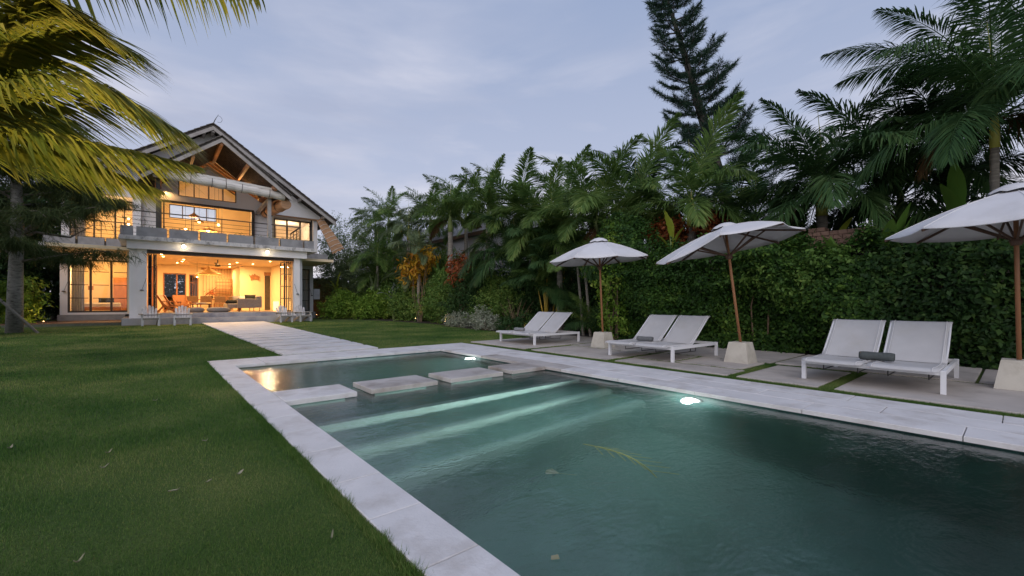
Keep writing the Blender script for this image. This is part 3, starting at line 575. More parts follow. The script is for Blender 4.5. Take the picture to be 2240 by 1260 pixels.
window(1.1, 3.95, 7.30, 8.30, 40.05, (.27, .52, .78), (), 'rear_window', .05)
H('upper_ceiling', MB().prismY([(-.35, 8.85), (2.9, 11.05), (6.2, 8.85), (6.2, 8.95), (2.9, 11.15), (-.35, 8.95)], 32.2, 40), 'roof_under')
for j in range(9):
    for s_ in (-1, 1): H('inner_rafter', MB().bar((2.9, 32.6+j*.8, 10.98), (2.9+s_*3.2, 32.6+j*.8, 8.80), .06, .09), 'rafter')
# left upper room
H('upper_wall', MB().wallY(33, 33.2, -3.6, -.35, UF, 7.25, [(-3.3, -.62, UF, 6.92)]), 'plaster'); H('upper_wall', MB().box(-3.6, -3.4, 33.2, 38, UF, 7.25), 'plaster')
H('inner_wall', MB().box(-3.4, -.51, 37.6, 37.8, UF, 7.25), 'plaster_in'); window(-3.3, -.62, UF, 6.92, 33.06, (.36, .68), (.30, .62), 'sliding_door', .07)
H('corner_pier', MB().box(-.72, -.36, 31.7, 32.99, UF, 7.3), 'plaster')
H('upper_canopy', MB().box(-3.5, -.62, 32.22, 38, 7.26, 7.62), 'plaster'); H('gutter', MB().tube([(-3.5, 32.14, 7.3), (-.72, 32.14, 7.27)], .09, 8), 'blind_tan')
# right upper room
H('upper_wall', MB().wallY(33, 33.2, 6.36, 9.3, UF, 7.0, [(6.5, 8.9, UF, 6.9)]), 'plaster'); H('upper_wall', MB().box(9.1, 9.3, 33.2, 38, UF, 7.0), 'plaster')
H('upper_wall', MB().box(5.2, 6.19, 31.9, 31.997, UF, 6.95), 'plaster')
H('inner_wall', MB().box(6.36, 9.1, 37.0, 37.2, UF, 7.0), 'plaster_in'); window(6.5, 8.9, UF, 6.9, 33.06, (.35, .7), (.45,), 'sliding_door', .09)
H('upper_canopy', MB().box(6.22, 9.62, 32.22, 38, 6.99, 7.28), 'plaster'); H('gutter', MB().tube([(5.6, 32.13, 7.02), (9.5, 32.13, 6.96)], .09, 8), 'blind_tan')
H('corner_post', MB().box(8.86, 9.13, 32.25, 32.55, 4.15, 6.985), 'plaster'); H('downpipe', MB().tube([(8.75, 32.3, 4.2), (8.75, 32.3, 6.95)], .05, 8), 'dark_metal')
# ------------------------------------------------------------------ main roof
def roofplane(xa, za, xb, zb, y0, y1, th):
    return MB().prismY([(xa, za), (xb, zb), (xb, zb+th), (xa, za+th)], y0, y1)
RX, RZ = 2.9, 11.62
rf = H('main_roof', roofplane(RX, RZ, 10.02, 6.72, 31.0, 42, .12), 'tile_roof'); rf2 = H('main_roof', roofplane(RX, RZ, -4.2, 6.72, 31.0, 42, .12), 'tile_roof')
for s_, xe, par in ((1, 10.0, rf), (-1, -4.15, rf2)):
    ln = abs(xe-RX)
    H('bargeboard', MB().prismY([(RX, RZ-.24), (xe, RZ-.24-.69*ln), (xe, RZ-.02-.69*ln), (RX, RZ-.02)], 30.93, 30.998), 'bargeboard', par)
    for j in range(24):      # verge tiles stepping down the slope
        u0 = j/24; u1 = (j+1)/24+.008; x0 = RX+s_*ln*u0; x1 = RX+s_*ln*u1; za = RZ+.12-.69*ln*u0; zb = RZ+.12-.69*ln*u1
        H('verge_tile', MB().prismY([(x0, za+.012), (x1, zb+.045), (x1, zb+.09), (x0, za+.055)], 30.88, 31.25), 'tile_roof', par)
    for j in range(5):      # lookout rafters below the overhang
        u = .06+j*.21; x = RX+s_*ln*u; z = RZ-.16-.69*ln*u; H('lookout', MB().bar((x, 31.02, z), (x, 32.0, z), .12, .2), 'bargeboard', par)
    for j in range(10):
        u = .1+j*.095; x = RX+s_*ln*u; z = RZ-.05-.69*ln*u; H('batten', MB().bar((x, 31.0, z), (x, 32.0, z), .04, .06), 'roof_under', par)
H('ridge_beam', MB().bar((RX, 31.0, RZ-.22), (RX, 32.0, RZ-.22), .16, .3), 'bargeboard'); 
vane = H('finial', MB().tube([(RX-.02, 31.05, 11.7), (RX+.1, 31.05, 12.05), (RX+.27, 31.05, 12.4)], [.03, .022, .006], 6), 'dark_metal')
H('finial_ring', MB().tube([(RX+.28+.17*math.cos(a_*.5), 31.05, 12.12+.2*math.sin(a_*.5)) for a_ in range(-4, 5)], .009, 5), 'dark_metal', vane)
# ------------------------------------------------------------------ porch roof over the balcony
PX, PZ, PS, PW = 2.98, 9.98, .78, 3.42
pr = H('porch_roof', roofplane(PX, PZ, PX+PW, PZ-PS*PW, 27.8, 32.0, .10), 'tile_roof'); pl = H('porch_roof', roofplane(PX, PZ, PX-PW, PZ-PS*PW, 27.8, 32.0, .10), 'tile_roof')
for s_, par in ((1, pr), (-1, pl)):
    H('bargeboard', MB().prismY([(PX, PZ-.22), (PX+s_*PW, PZ-.22-PS*PW), (PX+s_*PW, PZ-.01-PS*PW), (PX, PZ-.01)], 27.72, 27.797), 'bargeboard', par)
    for j in range(14):
        u0 = j/14; u1 = (j+1)/14+.01; x0 = PX+s_*PW*u0; x1 = PX+s_*PW*u1; za = PZ+.1-PS*PW*u0; zb = PZ+.1-PS*PW*u1
        H('verge_tile', MB().prismY([(x0, za+.01), (x1, zb+.04), (x1, zb+.08), (x0, za+.05)], 27.68, 28.0), 'tile_roof', par)
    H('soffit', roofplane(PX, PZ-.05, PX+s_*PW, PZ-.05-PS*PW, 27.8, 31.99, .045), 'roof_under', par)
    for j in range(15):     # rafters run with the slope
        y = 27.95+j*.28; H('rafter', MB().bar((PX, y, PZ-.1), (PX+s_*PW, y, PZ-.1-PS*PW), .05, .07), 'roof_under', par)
    for u in (.36, .74): x = PX+s_*PW*u; z = PZ-.24-PS*PW*u; H('purlin', MB().bar((x, 27.8, z), (x, 32, z), .13, .2), 'rafter', par)
H('ridge_beam', MB().bar((PX, 27.8, PZ-.25), (PX, 32, PZ-.25), .15, .26), 'rafter')
H('arch_trim', MB().prismY([(1.35, 8.40), (2.75, 9.24), (4.15, 8.40), (4.15, 8.56), (2.75, 9.42), (1.35, 8.56)], 31.9, 31.998), 'plaster_in')
H('porch_post', MB().box(.25, .43, 28.6, 28.78, UF, 7.72), 'bronze_frame'); H('porch_post', MB().box(5.33, 5.52, 28.62, 28.8, UF, 7.62), 'bargeboard')
H('tie_beam', MB().bar((.1, 28.72, 7.75), (6.2, 28.72, 7.66), .14, .16), 'rafter')
H('knee_brace', MB().bar((5.42, 28.75, 7.25), (5.3, 31.95, 6.85), .14, .2), 'bargeboard'); H('knee_brace', MB().bar((.34, 28.75, 7.4), (.34, 31.95, 7.1), .14, .2), 'rafter')
H('plate_beam', MB().bar((.3, 27.85, 7.78), (.3, 32, 7.78), .14, .18), 'rafter'); H('plate_beam', MB().bar((5.6, 27.85, 7.72), (5.6, 32, 7.72), .14, .18), 'rafter')
# ------------------------------------------------------------------ railing
def rail(p, q, posts, name='railing'):
    p = Vector(p); q = Vector(q); r_ = H(name, MB().bar(p+Vector((0, 0, 1.32)), q+Vector((0, 0, 1.32)), .07, .05), 'bronze_frame')
    for i in range(posts): c = p+(q-p)*(i/(posts-1)); H('baluster', MB().bar(c, c+Vector((0, 0, 1.3)), .035), 'bronze_frame', r_)
    for j in range(5): z = Vector((0, 0, .22+j*.21)); H('cable', MB().tube([p+z, q+z], .011, 5), 'dark_metal', r_)
rail((-.95, 28.75, UF), (7.12, 28.75, UF), 7); rail((7.12, 28.78, UF), (7.3, 31.9, UF), 4); rail((-3.95, 31.85, 4.17), (-1.0, 31.85, 4.17), 4)
# wall hardware: door ties on the columns
for x, y, z in ((-.3, 28.56, 1.72), (6.93, 28.56, 1.62), (8.95, 32.98, 1.6), (-3.5, 32.98, 1.7)):
    d_ = H('door_tie', MB().lathe([(.001, -.02), (.06, -.015), (.085, 0), (.06, .03), (.001, .04)], (x, y-.04, z), 10), 'dark_metal'); H('cord', MB().bar((x, y-.03, z), (x+.18*(1 if x < 3 else -1), y-.02, z+.62), .012), 'dark_metal', d_)
# floodlights on the fascia and lit fittings
for x in (1.37, 5.23):
    lf = H('floodlight', MB().lathe([(.03, -.06), (.07, -.03), (.075, .08), (.04, .1)], (x, 28.26, 4.03), 12), 'white_paint')
    b_ = MB().lathe([(.002, -.09), (.06, -.06), (.085, 0), (.06, .06), (.002, .09)], (x, 28.19, 4.03), 10); H('bulb', b_, 'bulb_flood', lf); lamp('flood_beam', 'SPOT', (x, 28.06, 3.96), 300, (1, .74, .42), house, aim=(x, 23, 0), spot_size=R(150), spot_blend=1, shadow_soft_size=.08)
for i, (x, y) in enumerate(((.5, 30.2), (.6, 31.6), (1.6, 33), (1.6, 34.6), (1.4, 36), (4.4, 33.2), (4.2, 35), (5.4, 33.8), (5.9, 31), (4.5, 37.5))):
    H('downlight', MB().lathe([(.05, -.012), (.055, -.004), (.055, .002)], (x, y, CE), 10), 'bulb_warm')
for x, y, e_ in ((1.2, 31.2, 170), (4.6, 31.4, 210), (1.6, 35.0, 220), (4.4, 34.4, 240), (3.9, 39.0, 170)): lamp('downlight_beam', 'AREA', (x, y, CE-.06), e_, WARM, house, shape='DISK', size=.5)
lamp('room_light', 'POINT', (-2.4, 35.0, 3.2), 300, WARM, house, shadow_soft_size=.15); lamp('room_light', 'POINT', (8.1, 34.6, 3.0), 30, WARM, house, shadow_soft_size=.15)
lamp('room_light', 'POINT', (-2.0, 35.2, 6.6), 280, WARM, house, shadow_soft_size=.15); lamp('room_light', 'POINT', (7.8, 35, 6.4), 120, (1, .66, .36), house, shadow_soft_size=.15)
for x, z in ((-1.0, 6.35), (-1.0, 6.0)): H('wall_lamp', MB().lathe([(.01, -.05), (.05, -.02), (.05, .03), (.01, .05)], (x, 36.0, z), 8), 'bulb_warm')
for p, e_, aim in (((.45, 31.75, 7.75), 60, (1.0, 31.95, 6.9)), ((1.6, 31.5, 8.2), 110, (2.2, 28.5, 10)), ((4.6, 31.5, 8.2), 110, (4.0, 28.5, 10)), ((8.0, 32.6, 6.85), 16, (7.9, 33, 5))):
    s_ = H('porch_spot', MB().tube([p, Vector(p)+(Vector(aim)-Vector(p)).normalized()*.12], .04, 8), 'dark_metal'); lamp('porch_beam', 'SPOT', Vector(p)+(Vector(aim)-Vector(p)).normalized()*.14, e_, (1, .55, .2), house, aim=aim, spot_size=R(100), spot_blend=.7, shadow_soft_size=.04)
lamp('wing_eave_light', 'POINT', (-2.2, 32.2, 3.55), 24, (1, .5, .16), house, shadow_soft_size=.1)
lamp('upper_eave_light', 'POINT', (-1.4, 32.3, 7.0), 20, (1, .55, .2), house, shadow_soft_size=.1)
H('air_conditioner', MB().box(9.2, 9.62, 33.4, 33.7, 1.35, 2.1).lathe([(.2, 0), (.2, .01)], (9.4, 33.4, 1.7), 4), 'white_paint')
# ------------------------------------------------------------------ rolled bamboo blinds (hang from the porch: things of their own)
def roll(name, p, q, r, mt, lab, straps, wob=.015):
    p = Vector(p); q = Vector(q); t_ = thing(name, (p+q)/2-Vector((0, 0, r)), lab, 'bamboo blind', 'rolled blinds of the porch'); n_ = 14
    pts = [p+(q-p)*(i/n_)+Vector((0, 0, wob*math.sin(i*1.3))) for i in range(n_+1)]
    mb = MB(); rr = [r*(1+.05*math.sin(i*2.1)) for i in range(n_+1)]; mb.tube(pts, rr, 14); mk('roll', mb, mt, t_)
    up = Vector((0, 0, r*1.05)); dd = (q-p).normalized(); sd_ = dd.cross(Vector((0, 0, 1)))*-1
    mk('top_fold', MB().bar(p+up+sd_*.02, q+up+sd_*.02, r*1.5, .12), mt, t_)
    for s_ in straps: c = p+(q-p)*s_; mk('strap', MB().tube([c-dd*.012, c+dd*.012], r*1.10, 14), 'dark_metal', t_)
roll('rolled_blind', (.12, 28.3, 7.72), (3.20, 28.3, 7.60), .245, 'blind', 'long white rolled bamboo blind across the left of the gable', (.16, .5, .8))
roll('rolled_blind', (3.24, 28.3, 7.60), (6.15, 28.3, 7.42), .245, 'blind', 'long white rolled bamboo blind across the right of the gable', (.25, .72))
roll('rolled_blind', (6.25, 28.35, 7.0), (5.75, 31.6, 6.9), .30, 'blind_tan', 'thick tan rolled blind running back under the porch roof', (.3, .8))
# one blind blown out by the wind at the right corner
mb = MB(); vs = []; nu, nv = 16, 8
for i in range(nu+1):
    u = i/nu
    for j in range(nv+1):
        v_ = j/nv-.5; wd_ = .52+.42*u; vs.append((9.12+1.0*u+.2*u*u+v_*wd_*.85, 31.6-.25*math.sin(u*2.2), 6.95-2.15*u+v_*wd_*.5+.03*math.sin(i*1.9)*u+.05*math.sin(j*2.2)))
for k_ in range(2): vs += [(x_, y_+.05, z_) for x_, y_, z_ in vs[:(nu+1)*(nv+1)]] if k_ == 0 else []
fs = []; q_ = (nu+1)*(nv+1)
for i in range(nu):
    for j in range(nv):
        a_ = i*(nv+1)+j; fs.append((a_, a_+1, a_+nv+2, a_+nv+1)); fs.append((a_+q_, a_+nv+1+q_, a_+nv+2+q_, a_+1+q_))
    a_ = i*(nv+1); fs.append((a_, a_+nv+1, a_+nv+1+q_, a_+q_)); a_ += nv; fs.append((a_+nv+1, a_, a_+q_, a_+nv+1+q_))
t_ = thing('blown_blind', (9.8, 31.6, 4.7), 'tan bamboo blind blown out sideways by the wind below the right eave', 'bamboo blind'); mk('cloth', mb.add(vs, fs), 'blind_tan', t_)
for i in range(1, nu, 2):
    a_ = vs[i*(nv+1)]; b_ = vs[i*(nv+1)+nv]; mk('slat', MB().tube([(a_[0], a_[1]-.012, a_[2]), vs[i*(nv+1)+nv//2][:1]+(a_[1]-.012, vs[i*(nv+1)+nv//2][2]), (b_[0], b_[1]-.012, b_[2])], .016, 5), 'blind', t_)
# ------------------------------------------------------------------ planters on the ledges
PL = [(-1.10, -.62, 'first from the left, short'), (-.5, .68, 'second from the left'), (.78, 1.98, 'third from the left'), (2.08, 3.25, 'fourth from the left'), (3.35, 4.52, 'fifth from the left'), (4.62, 5.83, 'sixth from the left'), (5.94, 7.14, 'seventh from the left'), (7.24, 7.78, 'last on the right, short')]
def planter(x0, x1, y0, y1, z0, hgt, lab, seed, grp):
    rs = np.random.RandomState(seed); t_ = thing('planter', ((x0+x1)/2, (y0+y1)/2, z0), lab, 'planter', grp); w = .04
    mk('box', MB().box(x0, x1, y0, y0+w, z0, z0+hgt).box(x0, x1, y1-w, y1, z0, z0+hgt).box(x0, x0+w, y0+w, y1-w, z0, z0+hgt).box(x1-w, x1, y0+w, y1-w, z0, z0+hgt), 'concrete', t_)
    mk('earth', MB().box(x0+w, x1-w, y0+w, y1-w, z0+.02, z0+hgt-.05), 'soil', t_)
    k = int(70*(x1-x0)); P = np.stack([x0+.05+rs.rand(k)*(x1-x0-.1), y0+.05+rs.rand(k)*(y1-y0-.1), z0+hgt-.04+.16*rs.rand(k)**2*(.4+rs.rand(k))], 1)
    v, f = leaves(rs, P-np.array(OFF[t_.name]), np.tile([0, -.3, 1.], (k, 1)), .09, .4, .8); mk('herbs', npmesh('herbs', v, f), 'shrub_mid', t_, local=True, kind='stuff')
for i, (a, b_, w) in enumerate(PL): planter(a, b_, 28.2, 28.58, 4.421, .47, 'grey concrete planter on the balcony ledge, '+w, i, 'planters on the balcony ledge')
for i, (a, b_, lab) in enumerate(((-4.1, -2.95, 'dark low planter on the left wing ledge, behind the branches'), (-2.85, -1.85, 'dark low planter on the left wing ledge, middle'), (-1.78, -1.18, 'dark short planter on the left wing ledge beside the balcony'))): planter(a, b_, 31.66, 32.0, 4.162, .40, lab, 20+i, 'planters on the left wing ledge')
planter(8.1, 9.6, 31.55, 31.9, 4.142, .36, 'dark planter on the right wing ledge', 30, None)
# ------------------------------------------------------------------ furniture seen through the opening
def legs(t_, pts, z0, z1, w, mt): 
    for x, y in pts: mk('leg', MB().box(x-w/2, x+w/2, y-w/2, y+w/2, z0, z1), mt, t_)
F0 = FL+.013
t_ = thing('sofa', (4.6, 31.6, F0), 'grey fabric sofa on thin legs with dark cushions near the right wall', 'sofa'); 
mk('arm', MB().slab([(4.1, 30.75), (5.35, 30.75), (5.35, 31.0), (4.1, 31.0)], F0+.22, F0+.78, .03), 'grey_cloth', t_); mk('seat', MB().slab([(3.62, 31.01), (5.1, 31.01), (5.1, 32.9), (3.62, 32.9)], F0+.2, F0+.48, .04), 'grey_cloth', t_); mk('backrest', MB().slab([(5.11, 30.8), (5.4, 30.8), (5.4, 32.9), (5.11, 32.9)], F0+.22, F0+.95, .04), 'grey_cloth', t_)
legs(t_, ((4.2, 30.85), (4.75, 30.85), (5.28, 30.85), (3.7, 32.8), (5.28, 32.8), (3.75, 31.1)), F0, F0+.21, .035, 'teak_dark')
def cushion(cx, cy_, cz, w, h_, d_, mt, lab, tilt=0):
    mb = MB(); vs = []; n_ = 8
    for s_ in (1, -1):
        for i in range(n_+1):
            for j in range(n_+1):
                u, v_ = i/n_*2-1, j/n_*2-1; b_ = (1-u**4)*(1-v_**4); pz = v_*h_/2*(1-.06*(1-u*u)); px_ = u*w/2*(1-.06*(1-v_*v_)); py = s_*d_/2*b_**.6
                vs.append((cx+px_, cy_+py+pz*math.sin(tilt), cz+pz*math.cos(tilt)))
    fs = []; q_ = (n_+1)**2
    for i in range(n_):
        for j in range(n_): a_ = i*(n_+1)+j; fs.append((a_, a_+1, a_+n_+2, a_+n_+1)); fs.append((a_+q_, a_+n_+1+q_, a_+n_+2+q_, a_+1+q_))
    return mk('cushion', mb.add(vs, fs), mt, label=lab, cat='cushion', group='cushions on the sofa', smooth=True)
cushion(4.85, 31.25, F0+.80, .62, .5, .2, 'dark_cloth', 'large black cushion on the right of the grey sofa', .35); cushion(4.5, 31.5, F0+.74, .45, .42, .16, 'pale_cloth', 'pale cushion between the dark ones on the sofa', .3); cushion(4.2, 31.9, F0+.76, .45, .45, .16, 'grey_cloth', 'brownish cushion leaning at the back of the sofa', .3)
mb = MB().slab([(3.55, 31.2), (4.5, 31.15), (4.55, 31.7), (3.6, 31.75)], F0+.485, F0+.7, .08); mk('throw_blanket', mb, 'dark_cloth', label='black throw blanket heaped on the sofa seat', cat='blanket')
for cx, rx, lab in ((2.0, .36, 'flat grey floor cushion on the step behind the left garden chair'), (3.02, .56, 'wide grey floor cushion in the middle of the step')):
    mk('floor_cushion', MB().lathe([(.01, 0), (rx*.8, .0), (rx, .07), (rx*1.02, .15), (rx*.9, .24), (rx*.5, .28), (.01, .29)], (cx, 29.55, FL+.013), 20), 'grey_cloth', label=lab, cat='floor cushion', group='floor cushions on the step', smooth=True)
t_ = thing('coffee_table', (2.35, 31.5, F0), 'low wooden coffee table with papers', 'coffee table'); mk('top', MB().slab([(1.85, 31.2), (2.85, 31.2), (2.85, 31.8), (1.85, 31.8)], F0+.42, F0+.47, .01), 'teak_dark', t_); legs(t_, ((1.95, 31.3), (2.75, 31.3), (1.95, 31.7), (2.75, 31.7)), F0, F0+.42, .05, 'teak_dark')
t_ = thing('magazines', (2.3, 31.5, F0+.47), 'loose white magazines on the coffee table', 'magazines'); mk('magazine', MB().slab([(2.1, 31.35), (2.5, 31.35), (2.55, 31.6), (2.15, 31.62)], F0+.471, F0+.50, .003), 'pale_cloth', t_); mk('magazine', MB().slab([(2.2, 31.3), (2.6, 31.4), (2.5, 31.65), (2.12, 31.55)], F0+.501, F0+.54, .003), 'pale_cloth', t_)
t_ = thing('dining_table', (3.2, 34.4, F0), 'long dark wooden dining table behind the chairs', 'dining table'); mk('top', MB().slab([(1.5, 34.0), (4.9, 34.0), (4.9, 34.9), (1.5, 34.9)], F0+.70, F0+.77, .01), 'wood_warm', t_); legs(t_, ((1.7, 34.1), (4.7, 34.1), (1.7, 34.8), (4.7, 34.8)), F0, F0+.7, .12, 'teak_dark')
for i, (x, w) in enumerate(((2.05, 'leftmost'), (2.75, 'second from the left'), (3.5, 'third from the left'), (4.25, 'rightmost'))):
    t_ = thing('dining_chair', (x, 33.6, F0), 'brown dining chair with upholstered back, '+w+' of the row', 'dining chair', 'dining chairs at the long table')
    mk('backrest', MB().slab([(x-.3, 33.38), (x+.3, 33.38), (x+.3, 33.46), (x-.3, 33.46)], F0+.55, F0+.95, .02), 'chair_brown', t_); mk('seat', MB().slab([(x-.3, 33.47), (x+.3, 33.47), (x+.3, 33.95), (x-.3, 33.95)], F0+.42, F0+.48, .02), 'chair_brown', t_)
    legs(t_, ((x-.28, 33.42), (x+.28, 33.42)), F0, F0+.55, .04, 'wood_warm'); legs(t_, ((x-.28, 33.9), (x+.28, 33.9)), F0, F0+.42, .04, 'wood_warm')
t_ = thing('flower_vase', (3.1, 34.4, F0+.77), 'dark vase with a bushy plant on the dining table', 'vase'); mk('vase', MB().lathe([(.06, 0), (.12, .08), (.1, .18), (.06, .22)], (3.1, 34.4, F0+.771), 12), 'dark_cloth', t_); rsv = np.random.RandomState(5); P = rsv.normal(0, .11, (120, 3))+np.array([0, 0, .42]); v, f = leaves(rsv, P, P-np.array([0, 0, .3]), .1); mk('plant', npmesh('plant', v, f), 'red_leaf', t_, local=True)
def easychair(x, y, rz, lab):
    t_ = thing('lounge_chair', (x, y, F0), lab, 'lounge chair', None, rz)
    for s_ in (-.32, .32):
        mk('side_frame', MB().bar((s_, -.45, 0), (s_, .1, .42), .05, .09).bar((s_, .1, .42), (s_, .45, .95), .05, .08).bar((s_, .42, 0), (s_, .1, .40), .05, .08).bar((s_, -.42, .56), (s_, .25, .62), .06, .05).bar((s_, -.38, .06), (s_, -.38, .56), .05, .05), 'wood_warm', t_, local=True)
    mk('seat', MB().bar((0, -.42, .40), (0, .12, .30), .6, .06), 'wood_warm', t_, local=True); mk('backrest', MB().bar((0, .12, .34), (0, .47, 1.0), .6, .05, up=(1, 0, 0)), 'wood_warm', t_, local=True) if False else mk('backrest', MB().add([(-.3, .12, .34), (.3, .12, .34), (.3, .47, 1.0), (-.3, .47, 1.0), (-.3, .17, .31), (.3, .17, .31), (.3, .52, .97), (-.3, .52, .97)], [(0, 1, 2, 3), (7, 6, 5, 4), (0, 4, 5, 1), (1, 5, 6, 2), (2, 6, 7, 3), (3, 7, 4, 0)]), 'wood_warm', t_, local=True)
easychair(.85, 30.5, R(62), 'orange wooden lounge chair just inside the opening on the left'); easychair(1.5, 32.6, R(15), 'second wooden lounge chair, behind the first one')
t_ = thing('bookshelf', (.2, 34.2, F0), 'tall wooden bookshelf against the left wall of the living room', 'bookshelf'); mk('side_panel', MB().box(-.09, .36, 33.5, 33.55, F0, 3.3), 'wood_warm', t_); mk('side_panel', MB().box(-.09, .36, 35.0, 35.05, F0, 3.3), 'wood_warm', t_)
for j in range(6): mk('shelf', MB().box(-.09, .36, 33.551, 34.999, F0+.1+j*.52, F0+.14+j*.52), 'wood_warm', t_)
for j in range(5):
    for i in range(5): mk('book', MB().box(-.05, .24, 33.62+i*.27, 33.76+i*.27+.06*((i*j) % 2), F0+.141+j*.52, F0+.36+j*.52+.05*((i+j) % 3)), ('pale_cloth', 'teak_dark', 'grey_cloth', 'wood_warm')[(i*2+j) % 4], label='book on the tall bookshelf, shelf %s, %s' % (('lowest', 'second', 'middle', 'fourth', 'top')[j], ('nearest the garden', 'second from the garden', 'in the middle', 'second from the back', 'nearest the back')[i]), cat='book', group='books on the bookshelf')
# ceiling fan, pendant lamps
t_ = thing('ceiling_fan', (3.22, 32.0, 3.4), 'dark ceiling fan with long thin blades', 'ceiling fan'); mk('rod', MB().tube([(3.22, 32, 3.74), (3.22, 32, 3.42)], .03, 8), 'dark_metal', t_); mk('motor', MB().lathe([(.02, -.08), (.14, -.05), (.16, 0), (.1, .06), (.03, .08)], (3.22, 32, 3.40), 14), 'dark_metal', t_)
for j in range(6): a_ = R(20+60*j); mk('blade', MB().bar((3.22+.14*math.cos(a_), 32+.14*math.sin(a_), 3.40), (3.22+1.5*math.cos(a_), 32+1.5*math.sin(a_), 3.44), .13, .012), 'dark_metal', t_)
def pendant(x, y, zt, zs, r, h_, lab, e_, grp=None, mt='rattan'):
    t_ = thing('pendant_lamp', (x, y, zs-h_), lab, 'pendant lamp', grp); mk('cord', MB().tube([(x, y, zt), (x, y, zs)], .008, 5), 'dark_metal', t_)
    mb = MB(); pf = [(r*.12, 0), (r*.2, -h_*.25), (r*.55, -h_*.55), (r, -h_*.82), (r*.98, -h_), (r*.94, -h_), (r*.5, -h_*.5), (r*.1, -h_*.2)]
    mk('lamp_shade', mb.lathe(pf, (x, y, zs), 24), mt, t_, smooth=True); mk('bulb', MB().lathe([(.01, -.08), (.07, -.04), (.08, 0), (.05, .06), (.01, .08)], (x, y, zs-h_*.8), 10), 'bulb_warm', t_)
    if e_: lamp('pendant_light', 'POINT', (x, y, zs-h_-.06), e_, WARM, t_, shadow_soft_size=.06)
pendant(2.95, 34, 3.74, 3.45, .62, .55, 'wide woven pendant lamp over the dining table', 90); pendant(2.35, 34.3, 3.74, 3.0, .16, .25, 'small glowing pendant lamp left of the woven one', 0)
for i, (x, y, z, r, lab) in enumerate(((2.2, 34.5, 6.95, .30, 'topmost rattan pendant in the upstairs cluster'), (2.45, 34.2, 6.55, .26, 'second highest rattan pendant in the upstairs cluster'), (2.95, 34.6, 6.1, .55, 'widest rattan pendant in the upstairs cluster'), (1.75, 34.3, 5.95, .18, 'small pendant at the left of the upstairs cluster'), (3.6, 35.3, 6.55, .1, 'bare bulb pendant at the upper right of the upstairs cluster'), (3.3, 34.4, 5.6, .12, 'bare bulb pendant at the lower right of the upstairs cluster'), (2.15, 34.0, 5.45, .14, 'lowest left bulb of the upstairs cluster'), (3.7, 34.4, 5.2, .16, 'lowest right pendant of the upstairs cluster'))): pendant(x, y, 9.3, z, r, .28 if r > .2 else .16, lab, (170, 0, 170, 0, 0, 140, 0, 0)[i], 'pendant cluster upstairs')
lamp('upper_room_light', 'POINT', (3.0, 37.0, 7.6), 280, WARM, house, shadow_soft_size=.2)
t_ = thing('floor_lamp', (6.55, 31.6, F0), 'glowing paper lantern on the floor by the right folding doors', 'floor lamp'); mk('shade', MB().lathe([(.16, 0), (.17, .02), (.17, .58), (.15, .6)], (6.45, 32.0, F0+.02), 14), 'shade_glow', t_); mk('base', MB().lathe([(.15, 0), (.15, .019)], (6.45, 32, F0), 12), 'teak_dark', t_)
# wall carving
t_ = thing('wall_carving', (5.86, 35.95, 2.75), 'carved gilded wood ornament on the right wall of the living room', 'wall carving')
mk('base_bar', MB().box(5.60, 6.12, 35.9, 35.998, 2.80, 2.88).box(5.60, 5.68, 35.9, 35.998, 2.72, 2.80).box(6.04, 6.12, 35.9, 35.998, 2.72, 2.80), 'rafter', t_); mk('crest', MB().prismY([(5.58, 2.88), (6.14, 2.88), (6.16, 2.98), (6.02, 3.10), (5.92, 3.08), (5.86, 3.22), (5.78, 3.10), (5.70, 3.16), (5.62, 3.04), (5.50, 3.12), (5.56, 2.98)], 35.93, 35.998), 'rafter', t_)
# bed in the left room
t_ = thing('bed', (-2.3, 35.2, .58), 'low bed with pale cover in the left ground-floor room', 'bed'); mk('frame', MB().slab([(-3.1, 34.6), (-1.3, 34.6), (-1.3, 36.5), (-3.1, 36.5)], .66, .86, .01), 'wood_warm', t_); mk('mattress', MB().slab([(-3.05, 34.65), (-1.35, 34.65), (-1.35, 36.45), (-3.05, 36.45)], .861, 1.1, .06), 'pale_cloth', t_); legs(t_, ((-3.0, 34.7), (-1.4, 34.7), (-3.0, 36.4), (-1.4, 36.4)), .581, .66, .1, 'wood_warm')
o = cushion(-1.95, 34.9, 1.24, .7, .3, .14, 'dark_cloth', 'black patterned bolster lying on the bed', .2); o['group'] = ''; del o['group']
t_ = thing('bedside_table', (-3.1, 34.2, .58), 'small wooden bedside table by the curtain', 'table'); mk('top', MB().box(-3.3, -2.9, 34.0, 34.4, 1.12, 1.18), 'wood_warm', t_); legs(t_, ((-3.25, 34.05), (-2.95, 34.05), (-3.25, 34.35), (-2.95, 34.35)), .581, 1.12, .04, 'wood_warm')
H('curtain', MB().add([(-3.25+i*.05, 33.35+.04*(i % 2), z) for z in (.6, 3.4) for i in range(11)], [(i, i+1, i+12, i+11) for i in range(10)]), 'pale_cloth'); H('curtain', MB().add([(-3.25+i*.05, 33.35+.04*(i % 2), z) for z in (4.45, 6.85) for i in range(12)], [(i, i+1, i+13, i+12) for i in range(11)]), 'pale_cloth')
mk('wall_picture', MB().box(-2.95, -2.7, 37.75, 37.798, 1.9, 2.15), 'rafter', label='small dark framed picture on the wall over the bed', cat='picture')
